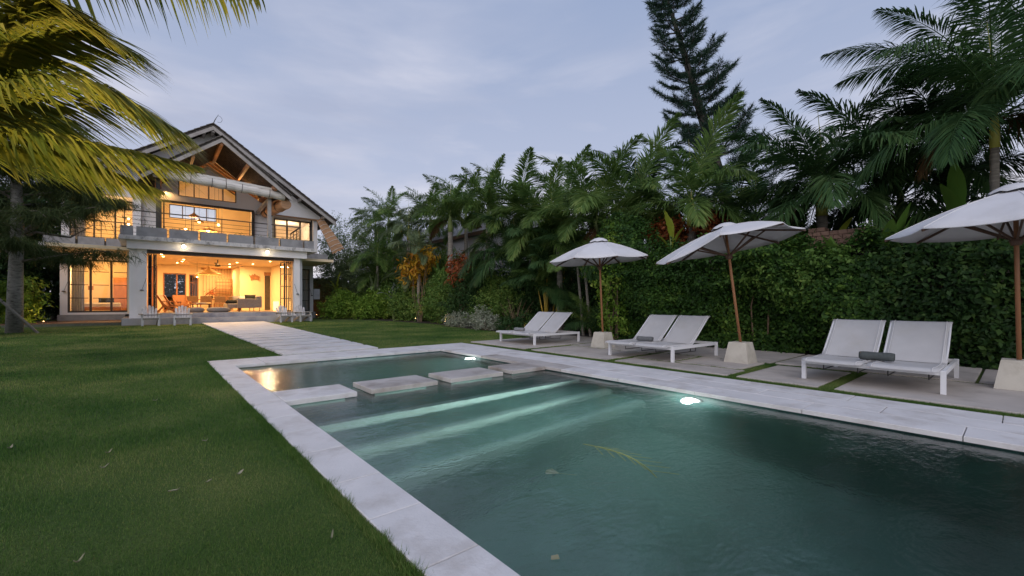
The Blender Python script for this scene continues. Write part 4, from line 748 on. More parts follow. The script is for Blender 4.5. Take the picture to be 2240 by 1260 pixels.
# ------------------------------------------------------------------ weathered garden chairs on the lawn
def adirondack(x, y, rz, lab):
    t_ = thing('garden_chair', (x, y, LZ), lab, 'garden chair', 'weathered garden chairs in front of the step', rz)
    B = lambda n_, mb, mt='pale_wood': mk(n_, mb, mt, t_, local=True)
    for s_ in (-.31, .31):
        B('leg', MB().bar((s_, -.40, 0), (s_, -.40, .54), .035, .09), 'pale_wood'); B('rear_leg', MB().bar((s_*.92, -.30, .36), (s_*.92, .52, .02), .035, .10), 'grey_wood'); B('armrest', MB().bar((s_*1.13, -.5, .56), (s_*1.13, .32, .57), .14, .03), 'grey_wood')
    for j in range(5): y_ = -.40+j*.11; B('seat_slat', MB().bar((-.29, y_, .39-.028*j), (.29, y_, .39-.028*j), .095, .022), 'pale_wood')
    B('front_apron', MB().bar((-.3, -.43, .34), (.3, -.43, .34), .03, .1), 'grey_wood'); B('back_rail', MB().bar((-.33, .2, .5), (.33, .2, .5), .04, .08), 'grey_wood')
    for j, hh in enumerate((.86, .95, 1.0, .95, .86)):
        x0 = (j-2)*.108; fan = (j-2)*.02; B('back_slat', MB().add([(x0-.045, .10, .28), (x0+.045, .10, .28), (x0+fan+.05, .10+.36*(hh-.28), hh-.04), (x0+fan+.02, .10+.37*(hh-.28), hh), (x0+fan-.02, .10+.37*(hh-.28), hh), (x0+fan-.05, .10+.36*(hh-.28), hh-.04)]+[(x0-.045, .125, .27), (x0+.045, .125, .27), (x0+fan+.05, .125+.36*(hh-.28), hh-.05), (x0+fan+.02, .125+.37*(hh-.28), hh-.01), (x0+fan-.02, .125+.37*(hh-.28), hh-.01), (x0+fan-.05, .125+.36*(hh-.28), hh-.05)], [(0, 1, 2, 3, 4, 5), (11, 10, 9, 8, 7, 6)]+[(i, i+6, (i+1) % 6+6, (i+1) % 6) for i in range(6)]))
    return t_
adirondack(.02, 27.6, R(4), 'weathered wooden garden chair, leftmost, beside the left column'); adirondack(1.27, 27.2, R(-2), 'weathered wooden garden chair, second from the left, by the path'); adirondack(5.95, 27.6, R(10), 'weathered wooden garden chair, third from the left, before the right folding doors'); adirondack(7.0, 27.8, R(14), 'weathered wooden garden chair, rightmost, in front of the right column')
# ================================================================== sun loungers, parasols
def lounger(x, y, rz, lab, tw):
    """origin: middle between the front legs; the bed runs along +X, width along Y"""
    t_ = thing('double_lounger', (x, y, -.006), lab, 'sun lounger', 'double sun loungers on the terrace', rz)
    B = lambda n_, mb, mt, p=None, **k_: mk(n_, mb, mt, p or t_, local=True, **k_)
    Wd = .72
    for sx in (0.03, 1.70):
        for sy in (-Wd, Wd): B('leg', MB().slab([(sx-.025, sy-.025), (sx+.025, sy-.025), (sx+.025, sy+.025), (sx-.025, sy+.025)], 0, .285, .003), 'white_paint')
    for sy in (-Wd, Wd): B('side_rail', MB().box(.056, 1.674, sy-.02, sy+.02, .225, .283), 'white_paint')
    B('cross_rail', MB().box(.012, .05, -Wd+.026, Wd-.026, .225, .28), 'white_paint'); B('cross_rail', MB().box(1.68, 1.72, -Wd+.026, Wd-.026, .225, .28), 'white_paint')
    for s_ in (-1, 1):
        cy_ = s_*.362; hw = .335
        for e_ in (-hw+.012, hw-.012): B('sling_rail', MB().tube([(-.17, cy_+e_, .280), (-.08, cy_+e_, .296), (.78, cy_+e_, .286), (.82, cy_+e_, .302), (1.42, cy_+e_, .79), (1.46, cy_+e_, .81)], .012, 6), 'white_paint')
        for e_ in (-.2, .2): B('prop', MB().tube([(.35, cy_+e_, .24), (.35, cy_+e_, .12), (1.15, cy_+e_, .12), (1.15, cy_+e_, .26)], .008, 5), 'dark_metal')
        for nm, pr in (('seat_sling', [(-.18, .283), (-.155, .312), (-.06, .318), (.15, .310), (.45, .300), (.80, .306)]), ('backrest_sling', [(.80, .306), (.95, .418), (1.1, .535), (1.28, .685), (1.44, .822), (1.485, .832), (1.49, .812)])):
            n_ = 8; vs = []
            for sid in (0, 1):
                for (px_, pz_) in pr:
                    for j in range(n_+1):
                        v_ = j/n_*2-1; sag = -.022*(1-v_**4) if 0.0 < px_ < 1.4 else -.004*(1-v_*v_)
                        vs.append((px_-(sag*.7 if nm[0] == 'b' else 0)*1+.004*sid*(nm[0] == 'b'), cy_+v_*hw, pz_+sag*(.7 if nm[0] == 'b' else 1)-.006*sid))
            fs = []; r_ = len(pr); q_ = r_*(n_+1)
            for i in range(r_-1):
                for j in range(n_):
                    a_ = i*(n_+1)+j; fs += [(a_, a_+1, a_+n_+2, a_+n_+1), (a_+q_, a_+n_+1+q_, a_+n_+2+q_, a_+1+q_)]
                a_ = i*(n_+1); fs += [(a_, a_+n_+1, a_+n_+1+q_, a_+q_)]; a_ += n_; fs += [(a_+n_+1, a_, a_+q_, a_+n_+1+q_)]
            sl = B(nm, MB().add(vs, fs), 'sling', smooth=True)
            for e_ in (-hw+.055, hw-.055):
                pts = [(p_[0]-.004, cy_+e_, p_[1]+.0045-(.008 if 0 < p_[0] < 1.4 else 0)) for p_ in pr]
                B('seam', MB().tube(pts, .0035, 4), 'sling_hem', sl)
    return t_
lounger(7.28, 1.31, R(0), 'white double sun lounger nearest the camera, at the right', 0)
lounger(7.38, 4.86, R(-1.5), 'white double sun lounger in the middle, behind the second stone slab', 0)
lounger(7.62, 8.84, R(-1.5), 'white double sun lounger farthest from the camera, next to the lawn', 0)
def towel(x, y, z, rz, ln, r, mt, lab):
    t_ = thing('rolled_towel', (x, y, z), lab, 'towel', 'rolled towels on the loungers', rz); mb = MB(); n_ = 10; pts = []; rr = []
    for i in range(n_+1): u = i/n_; pts.append((-ln/2+ln*u, .004*math.sin(u*5), r)); rr.append(r*(.93 if i in (0, n_) else 1)*(1+.03*math.sin(u*9)))
    mk('roll', mb.tube(pts, rr, 18), mt, t_, local=True, smooth=True)
    sp = MB(); q_ = [(-ln/2-.002*0, r*.9*(1-i/30)*math.cos(i*.55), r+r*.9*(1-i/30)*math.sin(i*.55)) for i in range(26)]
    for sgn in (-1, 1): sp.tube([(sgn*(ln/2+.003), b_, c_) for a_, b_, c_ in q_], .004, 5)
    mk('end_spiral', sp, mt, t_, local=True); mk('loose_edge', MB().bar((-ln/2+.01, r*.72, r*1.72), (ln/2-.01, r*.72, r*1.72), .02, .006), mt, t_, local=True)
towel(7.72, 1.28, .296, R(-86), .37, .058, 'towel', 'dark green-grey rolled towel on the nearest lounger'); towel(7.86, 5.02, .300, R(-80), .33, .05, 'towel_mid', 'dark grey rolled towel on the middle lounger'); towel(7.92, 9.05, .300, R(-80), .33, .05, 'towel_light', 'light grey rolled towel on the farthest lounger')
def parasol(x, y, top, rad, drop, lean, blow, rot, lab, lean_az=0):
    """octagonal market parasol; blow = how far each rim corner is lifted by the wind"""
    t_ = thing('parasol', (x, y, -.006), lab, 'parasol', 'white parasols on concrete feet')
    B = lambda n_, mb, mt, p=None, **k_: mk(n_, mb, mt, p or t_, local=True, **k_)
    vs = []
    for z, w in ((0, .215), (.36, .155), (.372, .147)):
        for sx, sy in ((-1, -1), (1, -1), (1, 1), (-1, 1)): vs.append((sx*w, sy*w, z))
    ft = B('foot', MB().add(vs, [(3, 2, 1, 0), (8, 9, 10, 11)]+[(r_*4+i, r_*4+(i+1) % 4, r_*4+4+(i+1) % 4, r_*4+4+i) for r_ in (0, 1) for i in range(4)]), 'cast_stone')
    a = Vector((lean*math.cos(lean_az), lean*math.sin(lean_az), 1)); P = lambda s_: Vector((0, 0, .36))+a*s_
    Ht = top-.36-.02
    B('pole', MB().tube([P(0), P(Ht*.5), P(Ht)], .024, 10), 'teak', smooth=True); hub_s = Ht-drop-.16
    B('collar', MB().tube([P(hub_s-.05), P(hub_s), P(hub_s+.04)], [.05, .065, .055], 12), 'teak_dark'); B('top_hub', MB().tube([P(Ht-.09), P(Ht-.02)], .05, 10), 'teak_dark')
    C = P(Ht); n_ = 8; rim = []
    for i in range(n_):
        th = rot+2*math.pi*i/n_; bl = blow[i]; d = Vector((math.cos(th), math.sin(th), 0)); tilt = -(a.x*d.x+a.y*d.y)*rad
        rim.append(C+d*rad+Vector((0, 0, -drop+tilt*.9+bl)))
    hub = P(hub_s)
    for i in range(n_):
        B('rib', MB().bar(C+Vector((0, 0, -.05)), rim[i]+Vector((0, 0, -.018)), .022, .03), 'teak_dark')
        m_ = C.lerp(rim[i], .52)+Vector((0, 0, -.035)); B('strut', MB().bar(hub+(m_-hub).normalized()*.05, m_, .02, .026), 'teak_dark')
    # canopy cloth: slack between the ribs
    vs = []; fs = []; nr, ns_ = 7, 6
    for sid in (0, 1):
        for r_ in range(nr):
            u = .06+.94*r_/(nr-1)
            for i in range(n_):
                for j in range(ns_):
                    w = j/ns_; p = (rim[i]*(1-w)+rim[(i+1) % n_]*w); q = C.lerp(p, u); sl_ = -.055*4*w*(1-w)*u*u; bulge = .05*math.sin(math.pi*u)
                    d = (Vector((q.x-C.x, q.y-C.y, 0))); ins_ = 1-.03*4*w*(1-w)*u
                    vs.append((C.x+d.x*ins_, C.y+d.y*ins_, q.z+sl_*.5+bulge+.012*sid))
    m_ = n_*ns_; q_ = nr*m_
    for r_ in range(nr-1):
        for k_ in range(m_):
            k2 = (k_+1) % m_; fs += [(r_*m_+k_, r_*m_+m_+k_, r_*m_+m_+k2, r_*m_+k2), (q_+r_*m_+k_, q_+r_*m_+k2, q_+r_*m_+m_+k2, q_+r_*m_+m_+k_)]
    for k_ in range(m_): k2 = (k_+1) % m_; a_ = (nr-1)*m_; fs.append((a_+k_, a_+k2, q_+a_+k2, q_+a_+k_)); fs.append((k2, k_, q_+k_, q_+k2))
    can = B('canopy', MB().add(vs, fs), 'canvas', smooth=False)
    for p_ in can.data.polygons: p_.use_smooth = True
    for i in range(n_):
        B('seam', MB().tube([C.lerp(rim[i], u)+Vector((0, 0, .05*math.sin(math.pi*u)+.014)) for u in (.1, .28, .46, .64, .82, .99)], .006, 4), 'sling_hem', can)
    vt = []; 
    for r_, (rr, zz) in enumerate(((.02, .075), (.11, .055), (.19, .012), (.235, -.035))):
        for k_ in range(24): th = 2*math.pi*k_/24; vt.append((C.x+rr*rad/1.22*math.cos(th), C.y+rr*rad/1.22*math.sin(th), C.z+zz+.01+.012*math.sin(k_*math.pi*2/3)*(r_ == 3)-(a.x*math.cos(th)+a.y*math.sin(th))*rr))
    fv = [tuple(range(24))]+[(r_*24+k_, r_*24+(k_+1) % 24, r_*24+24+(k_+1) % 24, r_*24+24+k_) for r_ in range(3) for k_ in range(24)]
    B('vent_cap', MB().add(vt, fv), 'canvas', can, smooth=True)
    return t_
parasol(8.65, 6.72, 2.66, 1.25, .50, .045, [.02, 0, -.02, 0, .02, .0, .02, .04], R(12), 'white parasol farthest from the camera, over the gap between loungers', R(150))
parasol(8.43, 3.36, 2.56, 1.27, .40, .12, [.06, .0, -.10, -.22, .06, .15, .12, .08], R(20), 'white parasol with a corner pulled down by the wind, in the middle', R(105))
parasol(8.52, .0, 2.57, 1.26, .50, .03, [.0, .0, .0, .02, .0, .0, .02, .02], R(8), 'white parasol cut off by the right edge of the photo', R(150))
# ================================================================== vegetation
def frond_geo(rs, Rp, n, ll, w, ang=(62, 28), droop=.35, roll=.25, wind=(0, 0, 0), r0=.022, start=.14, plume=0, vee=.25):
    """rachis polyline Rp (m x 3) with n leaflets on each side; returns triangles"""
    m = len(Rp); seg = np.linalg.norm(np.diff(Rp, axis=0), axis=1); cs = np.concatenate([[0], np.cumsum(seg)]); cs /= cs[-1]
    t = np.repeat(start+(1-start)*(np.arange(n)+.5)/n, 2); sd = np.tile([-1., 1.], n); t = np.clip(t+rs.normal(0, .25/n, 2*n), start, .998)
    at = lambda tt: np.stack([np.interp(tt, cs, Rp[:, i]) for i in range(3)], 1)
    P = at(t); T = at(np.clip(t+.02, 0, 1))-at(np.clip(t-.02, 0, 1)); T /= np.linalg.norm(T, axis=1)[:, None]
    up = np.array([0, 0, 1.]); S = np.cross(T, up); S /= np.linalg.norm(S, axis=1)[:, None]+1e-6; Nn = np.cross(S, T)
    a = np.radians(ang[0]+(ang[1]-ang[0])*t+rs.normal(0, 5, 2*n)); ln = ll*(np.sin(np.pi*np.clip(t*.86+.12, 0, 1))**.75)*(.85+.3*rs.rand(2*n))
    ro = sd*0+vee+rs.normal(0, roll, 2*n)
    if plume: ro = rs.uniform(-plume, plume, 2*n)
    D = T*np.cos(a)[:, None]+(S*(sd*np.cos(ro))[:, None]+Nn*np.sin(ro)[:, None])*np.sin(a)[:, None]
    g = np.array([0, 0, -1.]); wv = np.array(wind)
    def pt(s_): return P+D*(ln*s_)[:, None]+(g*droop+wv)*((ln*s_*s_)*(.7+.6*rs0))[:, None]
    rs0 = rs.rand(2*n); p1, p2, p3 = pt(.33), pt(.7), pt(1.)
    Wv = np.cross(Nn, D); Wv /= np.linalg.norm(Wv, axis=1)[:, None]+1e-6; ww = w*(.8+.4*rs.rand(2*n))[:, None]
    v = np.stack([P, p1+Wv*ww, p1-Wv*ww, p2+Wv*ww*.8, p2-Wv*ww*.8, p3], 1).reshape(-1, 3); b = np.arange(2*n)[:, None]*6
    f = np.concatenate([b+np.array([0, 1, 2]), b+np.array([1, 3, 4]), b+np.array([1, 4, 2]), b+np.array([3, 5, 4])])
    mb = MB(); rr = [max(.003, r0*(1-.88*i/(m-1))) for i in range(m)]; mb.tube([tuple(p) for p in Rp], rr, 4, cap=False)
    rv = np.array([tuple(x_) for x_ in mb.v]); rf_ = np.array([[q[0], q[1], q[2]] for q in mb.f]+[[q[0], q[2], q[3]] for q in mb.f])
    return merge([(v, f), (rv, rf_)])
def arc(L_, e0, e1, m=12, side=0):
    p = np.zeros((m, 3)); 
    for i in range(1, m):
        u = i/(m-1); e_ = R(e0+(e1-e0)*u**1.25); y_ = side*u*u; d = np.array([math.cos(e_)*math.cos(y_), math.cos(e_)*math.sin(y_), math.sin(e_)]); p[i] = p[i-1]+d*L_/(m-1)
    return p
def bez(pts, m=18):
    """smooth curve through four control points"""
    P = [np.array(p, float) for p in pts]; out_ = []
    ext = [2*P[0]-P[1]]+P+[2*P[-1]-P[-2]]; k = len(P)-1
    for i in range(m):
        u = i/(m-1)*k; j = min(int(u), k-1); t = u-j; a, b_, c_, d_ = ext[j:j+4]
        out_.append(.5*((2*b_)+(-a+c_)*t+(2*a-5*b_+4*c_-d_)*t*t+(-a+3*b_-3*c_+d_)*t**3))
    return np.array(out_)
ELEV = [(78, 20), (62, -12), (45, -38), (28, -55), (8, -68)]
KIND = {}
for kind, (Lf, n_, ll, w, ang, dr, ro, pl, mt) in dict(
        green=(2.9, 105, .72, .019, (60, 26), .34, .3, 0, 'frond_green'), dark=(2.9, 115, .72, .017, (60, 26), .45, .35, 0, 'frond_dark'),
        fox=(2.6, 150, .50, .020, (58, 34), .25, .2, 1.5, 'frond_green'), pale=(2.8, 84, .70, .024, (55, 26), .35, .3, 0, 'frond_pale'),
        coco=(4.1, 160, .95, .016, (64, 26), .62, .2, 0, 'frond_dark'), brown=(2.6, 50, .6, .018, (40, 20), .8, .3, 0, 'frond_brown')).items():
    ms = []
    for vi, (e0, e1) in enumerate(ELEV):
        for q in range(2):
            rs = np.random.RandomState(hash(kind) % 1 + len(kind)*31+vi*7+q)
            v, f = frond_geo(rs, arc(Lf, e0+rs.uniform(-6, 6), e1+rs.uniform(-12, 12), 12, rs.uniform(-.35, .35)), n_, ll, w, ang, dr, ro, plume=pl, wind=(0, 0, 0))
            me = npmesh('frond_'+kind, v, f); me.materials.append(M[mt]); ms.append(me)
    KIND[kind] = ms
def palm(x, y, zc, kind, lab, sc=1.0, nf=15, lean=(0, 0), shaft='shaft_green', tr=.10, spread=1.0, wind=R(150), seed=0, spear=True, z0=-.05, dead=0, grp='palms along the garden wall', bias=.25):
    """trunk with rings, smooth crownshaft, fronds as single parts"""
    rr = random.Random(seed+int(x*13+y*7)); t_ = thing('palm_tree', (x, y, z0), lab, 'palm tree', grp)
    dead = dead or (1 if rr.random() < .5 else 0); hz = zc-z0; shl = min(1.0, .2*hz)*sc; n_ = 22; pts = []; rad = []
    for i in range(n_+1):
        u = i/n_; bx_ = lean[0]*u*u; by_ = lean[1]*u*u; pts.append((bx_, by_, u*(hz-shl))); rad.append(tr*(1.25-.35*u)*(1+(.06 if i % 2 else -.03)))
    mk('trunk', MB().tube(pts, rad, 10), 'bark_palm', t_, local=True, smooth=True)
    top = Vector(pts[-1]); cs_ = [top+Vector((lean[0]*.12*u, lean[1]*.12*u, shl*u)) for u in (0, .3, .7, 1.05)]
    mk('crownshaft', MB().tube(cs_, [tr*1.02, tr*1.05, tr*.75, tr*.4], 10), shaft, t_, local=True, smooth=True)
    c = top+Vector((lean[0]*.12, lean[1]*.12, shl*.92))
    for i in range(nf):
        u = i/(nf-1); ei = min(4, int(u**.85*5*spread)); az_ = i*2.39996+rr.uniform(-.3, .3)
        da = (wind-az_+math.pi) % (2*math.pi)-math.pi; az_ += da*bias*(.4+.6*u)     # fronds swing round with the wind
        me = rr.choice(KIND[kind][ei*2:ei*2+2]); s_ = sc*(.85+.3*rr.random())*(1 if ei < 4 else .9)
        link('frond', me, None, t_, c-Vector((0, 0, .05*ei*sc)), (rr.uniform(-.12, .12), rr.uniform(-.12, .12), az_), (s_, s_, s_))
    for i in range(dead): link('dead_frond', rr.choice(KIND['brown'][6:10]), None, t_, c-Vector((0, 0, .25*sc)), (0, rr.uniform(.1, .4), rr.uniform(0, 6.3)), sc*.8)
    if spear: mk('spear_leaf', MB().tube([c, c+Vector((.06, .03, 1.0*sc)), c+Vector((.02, .1, 2.0*sc))], [.025, .016, .003], 5), 'rachis', t_, local=True)
    return t_
palm(12.7, 20.3, 6.0, 'fox', 'upright foxtail palm with a clean pale trunk above the yellow shrub', 1.0, 13, shaft='shaft_green', tr=.14, seed=1, bias=.1, spread=.7)
palm(13.5, 17.9, 6.1, 'fox', 'tall foxtail palm with one steep frond, right of the clean pale trunk', 1.12, 13, tr=.13, seed=2, spread=.75)
palm(13.5, 26.9, 6.3, 'pale', 'greyish palm with orange trunk top near the villa', .95, 13, shaft='shaft', tr=.12, seed=3)
palm(15.0, 33.4, 8.0, 'green', 'far palm with a dense round crown right of the villa eave', 1.1, 15, tr=.12, seed=4)
palm(15.5, 27.5, 7.3, 'green', 'palm rising behind the upright foxtail palm, left of it', 1.15, 15, tr=.12, seed=5)
palm(15.5, 22.9, 7.0, 'green', 'palm half hidden between the two foxtail palms', 1.15, 15, tr=.12, seed=6)
palm(14.0, 16.0, 5.3, 'green', 'palm with drooping crown left of the first parasol', 1.15, 17, tr=.11, seed=7)
palm(13.1, 12.9, 4.4, 'green', 'bushy palm behind the farthest lounger', 1.15, 18, tr=.10, seed=8)
palm(12.6, 10.4, 4.3, 'green', 'broad palm behind the first parasol with a pale arching frond', 1.12, 16, shaft='shaft_green', tr=.11, seed=9, lean=(.1, -.2))
palm(15.5, 14.2, 5.5, 'green', 'tall palm behind the broad one', 1.15, 15, tr=.11, seed=10)
palm(14.0, 9.3, 4.4, 'green', 'palm between the broad palm and the tall pine', 1.15, 16, tr=.11, seed=11)
palm(12.9, 6.6, 4.3, 'green', 'palm with a thick yellow trunk top in front of the tall pine', 1.0, 16, shaft='shaft', tr=.135, seed=12, bias=.15)
palm(15.0, 5.5, 4.0, 'dark', 'dark palm right of the tall pine', .95, 14, tr=.11, seed=13)
palm(12.9, 3.2, 4.1, 'dark', 'wide dark palm with yellow trunk top and a tall bare spear', 1.0, 19, shaft='shaft', tr=.13, seed=14, bias=.3)
palm(14.2, 1.9, 3.9, 'dark', 'dark palm behind the banana plant at the right', 1.1, 15, tr=.1, seed=15)
palm(12.2, .3, 4.85, 'coco', 'coconut palm with a long frond reaching left, at the right edge', .85, 19, shaft='shaft', tr=.07, seed=16, dead=3, bias=.3)
palm(14.0, -.6, 5.6, 'coco', 'dark coconut palm cut off by the right edge', .9, 16, tr=.12, seed=17)
palm(14.6, 1.0, 4.4, 'dark', 'low dark palm filling the gap beside the coconut palm', 1.05, 15, tr=.1, seed=18)
palm(16.0, 38.5, 8.4, 'green', 'small far palm nearest the villa roof', 1.0, 14, tr=.12, seed=19)
palm(12.3, 23.2, 4.3, 'pale', 'low pale palm in front of the far wall', .8, 12, tr=.09, seed=20)
palm(12.6, 30.0, 4.6, 'green', 'low palm behind the bright green shrubs', .9, 13, tr=.09, seed=21)
palm(17.5, 11.5, 6.2, 'dark', 'distant dark palm seen between the nearer crowns', 1.2, 14, tr=.11, seed=22)
palm(12.7, 14.9, 3.5, 'dark', 'short dark palm with fronds down to the shrubs', 1.0, 16, tr=.09, seed=23)
# areca clump with yellow canes behind the farthest lounger
t_ = thing('areca_palm', (11.9, 11.9, -.03), 'clump of yellow-caned areca palm lit from below behind the farthest lounger', 'palm'); rr = random.Random(9)
for i in range(11):
    a_ = rr.uniform(0, 6.28); d_ = rr.uniform(.05, .3); hh = rr.uniform(1.4, 2.8); p0 = Vector((d_*math.cos(a_), d_*math.sin(a_), 0)); p1 = p0*3.0+Vector((0, 0, hh))
    mk('cane', MB().tube([p0, p0.lerp(p1, .5)-p0*.3, p1], [.03, .026, .018], 7), 'cane', t_, local=True, smooth=True)
    for q in range(3): link('frond', rr.choice(KIND['dark'][2:8] if q else KIND['green'][2:6]), None, t_, p1, (0, 0, rr.uniform(0, 6.28)), rr.uniform(.55, .8))
mk('bare_palm', MB().tube([(11.8, 11.15, -.05), (11.8, 11.16, 1.0), (11.82, 11.2, 2.4), (11.85, 11.3, 3.4)], [.13, .115, .11, .10], 10), 'bark_palm', label='pale bare palm trunk behind the farthest lounger', cat='palm', smooth=True)
for i, (x, y, lab) in enumerate(((11.3, 9.6, 'slim ringed palm stem left of the first parasol pole'), (11.2, 9.2, 'slim ringed palm stem right behind the first parasol pole'))):
    t_ = thing('young_palm', (x, y, -.03), lab, 'palm', 'slim palms beside the hedge'); mk('stem', MB().tube([(0, 0, 0), (-.05, .08, 1.2), (-.1, .2, 2.6)], [.05, .045, .04], 8), 'bark_palm', t_, local=True)
    for q in range(9): link('frond', KIND['dark' if q % 2 else 'green'][2+q % 8], None, t_, (-.1, .2, 2.6), (0, 0, q*2.4), .62)
t_ = thing('young_palm', (11.0, 8.9, -.03), 'low young palm with splayed stalks left of the hedge', 'palm')
for q in range(10): link('frond', KIND['green' if q % 3 == 0 else 'dark'][q % 6], None, t_, (0, 0, .1), (0, 0, q*2.4), .6)
# ------------------------------------------------------------------ big coconut palm on the left, warm lit
CR = Vector((-2.72, 11.46, 3.9))
t_ = thing('coconut_palm', (-3.3, 12.2, -.03), 'coconut palm whose long lit fronds reach in from the left', 'palm tree')
mk('trunk', MB().tube([(-3.3, 12.2, -.05), (-3.2, 12.1, 1.4), (-2.95, 11.8, 2.9), CR], [.22, .17, .15, .13], 12), 'bark_palm', t_, smooth=True)
HF = [([(-2.72, 11.46, 4.15), (-1.86, 10.74, 5.26), (-1.01, 10.02, 5.67), (-.12, 9.3, 5.15)], .95, .62), ([(-2.72, 11.46, 4.1), (-1.86, 10.74, 4.50), (-.78, 9.83, 4.72), (.45, 8.81, 3.86)], .95, .75), ([(-2.72, 11.46, 3.8), (-1.52, 10.45, 3.86), (-.44, 9.54, 3.64), (.62, 8.67, 3.33)], .72, .75),
      ([(-2.72, 11.46, 3.7), (-1.45, 10.5, 3.62), (-.7, 9.8, 3.35), (.1, 9.06, 2.95)], .66, .75), ([(-2.72, 11.46, 4.3), (-1.7, 10.6, 7.0), (.02, 9.15, 6.92), (.70, 8.57, 6.42), (1.4, 8.0, 6.12)], .66, 1.5),
      ([(-2.72, 11.46, 4.2), (-2.2, 10.7, 5.4), (-1.5, 10.0, 5.9), (-.75, 9.4, 5.6)], .9, .6), ([(-2.72, 11.46, 3.8), (-3.6, 11.2, 4.3), (-4.4, 10.9, 4.2), (-5.3, 10.5, 3.4)], .9, .8), ([(-2.72, 11.46, 4.0), (-3.0, 12.5, 4.9), (-3.4, 13.5, 5.0), (-3.7, 14.6, 4.2)], .9, .8), ([(-2.72, 11.46, 4.0), (-2.2, 12.4, 5.0), (-1.8, 13.2, 5.0), (-1.2, 14.2, 4.3)], .9, .7), ([(-2.72, 11.46, 3.8), (-2.8, 10.6, 4.3), (-2.9, 9.8, 4.2), (-3.0, 8.8, 3.4)], .9, .8)]
for i, (c_, ll, dr) in enumerate(HF):
    rs = np.random.RandomState(40+i); v, f = frond_geo(rs, bez(c_)-np.array(OFF[t_.name]), 230 if i != 4 else 150, ll*1.12, .027, (66, 24) if i != 4 else (88, 74), dr, .14, wind=(.34, -.28, 0) if i != 4 else (.1, .1, 0), r0=.03, start=.10, vee=.1)
    mk('frond', npmesh('frond', v, f), 'frond_coco', t_, local=True)
sp = thing('garden_spotlight', (-2.4, 6.5, LZ), 'small garden spotlight below the coconut palm', 'garden light'); mk('body', MB().tube([(-2.4, 6.5, LZ), (-2.4, 6.5, .12), (-2.37, 6.54, .22)], [.02, .04, .05], 8), 'dark_metal', sp)
lamp('palm_uplight', 'SPOT', (-2.36, 6.55, .26), 3600, (1, .74, .30), sp, aim=(-.95, 9.9, 4.6), spot_size=R(62), spot_blend=.8, shadow_soft_size=.05)
# ------------------------------------------------------------------ casuarina on the left
def needletree(rs, limbs, tuft_len, per, spread, droop):
    V = []; k = 0
    for pts, dens in limbs:
        pts = np.array(pts); m = len(pts)
        for i in range(int(dens)):
            u = (.25+.75*rs.rand())*(m-1); j = min(int(u), m-2); p = pts[j]+(pts[j+1]-pts[j])*(u-j)
            d = rs.normal(0, 1, 3)*spread; d[2] = abs(d[2])*.3-droop*.4; p2 = p+d
            s_ = rs.rand(per)[:, None]; q = p+(p2-p)*s_+rs.normal(0, .05, (per, 3)); dirs = (p2-p)/(np.linalg.norm(p2-p)+1e-6)*.7+rs.normal(0, .5, (per, 3)); dirs[:, 2] -= droop; dirs /= np.linalg.norm(dirs, axis=1)[:, None]
            w = np.cross(dirs, rs.normal(0, 1, (per, 3))); w /= np.linalg.norm(w, axis=1)[:, None]
            tl = tuft_len*(.6+.8*rs.rand(per))[:, None]; V.append(np.stack([q-w*.006*tuft_len/.25, q+w*.006*tuft_len/.25, q+dirs*tl], 1).reshape(-1, 3))
    v = np.concatenate(V); return v, np.arange(len(v)).reshape(-1, 3)
t_ = thing('casuarina_tree', (-5.0, 23.8, -.03), 'feathery casuarina tree with mottled grey trunk on the left', 'tree'); rs = np.random.RandomState(12)
tk = [(-3.85, 24.2, -.05), (-3.82, 24.2, 2.0), (-3.75, 24.1, 4.2), (-3.8, 24.0, 6.6), (-3.9, 24, 8.6)]
mk('trunk', MB().tube(tk, [.24, .20, .17, .12, .06], 12), 'bark_mottled', t_, smooth=True)
LB = []
for i in range(30):
    z = 2.6+i*.19; a_ = i*2.4; ln = 2.9-.05*i; b0 = np.array([-3.8, 24.1, z]); d = np.array([math.cos(a_), math.sin(a_)*.8, .30+.35*math.sin(i*1.7)]); pts = [b0, b0+d*ln*.4, b0+d*ln*.75+np.array([0, 0, -.05]), b0+d*ln+np.array([0, 0, -.3])]
    mb = MB().tube([tuple(p) for p in pts], [.05, .035, .022, .008], 6); mk('limb', mb, 'bark_grey', t_); LB.append((pts, 46))
v, f = needletree(rs, LB, .42, 26, .62, .75); mk('crown', npmesh('crown', v-np.array(OFF[t_.name]), f), 'needle_left', t_, local=True, kind='stuff')
for x_, y_, pts_, lab in ((-2.6, 26.5, [(-4.6, 26.0, 3.2), (-3.4, 26.3, 4.6), (-2.2, 26.5, 5.5), (-.9, 26.6, 5.7)], 0), (-3, 26.3, [(-4.6, 26.0, 3.2), (-3.6, 26.2, 4.0), (-2.6, 26.3, 3.9), (-1.9, 26.3, 4.5)], 1)):
    mk('limb', MB().tube(pts_, [.08, .06, .04, .015], 7), 'bark_grey', t_)
v, f = needletree(np.random.RandomState(5), [([(-3.2, 26.4, 4.6), (-2.4, 26.5, 5.5), (-1.6, 26.5, 5.75), (-.9, 26.6, 5.8)], 150), ([(-4.8, 26.0, 5.2), (-3.6, 26.2, 6.0), (-2.6, 26.4, 6.3), (-1.8, 26.5, 6.2)], 170)], .36, 34, .42, .8); mk('crown', npmesh('crown', v-np.array(OFF[t_.name]), f), 'needle_left', t_, local=True, kind='stuff')
mk('second_trunk', MB().tube([(-4.75, 26, -.05), (-4.7, 26, 1.6), (-4.6, 26, 3.2), (-4.7, 26, 6)], [.15, .13, .10, .05], 10), 'bark_grey', t_, smooth=True)
mk('leaning_pole', MB().tube([(-3.13, 23.4, LZ-.02), (-3.9, 23.6, .95), (-4.75, 23.85, 2.0)], [.045, .045, .04], 8), 'grey_wood', label='bare wooden pole leaning against the trees at the left edge of the lawn', cat='pole', smooth=True)
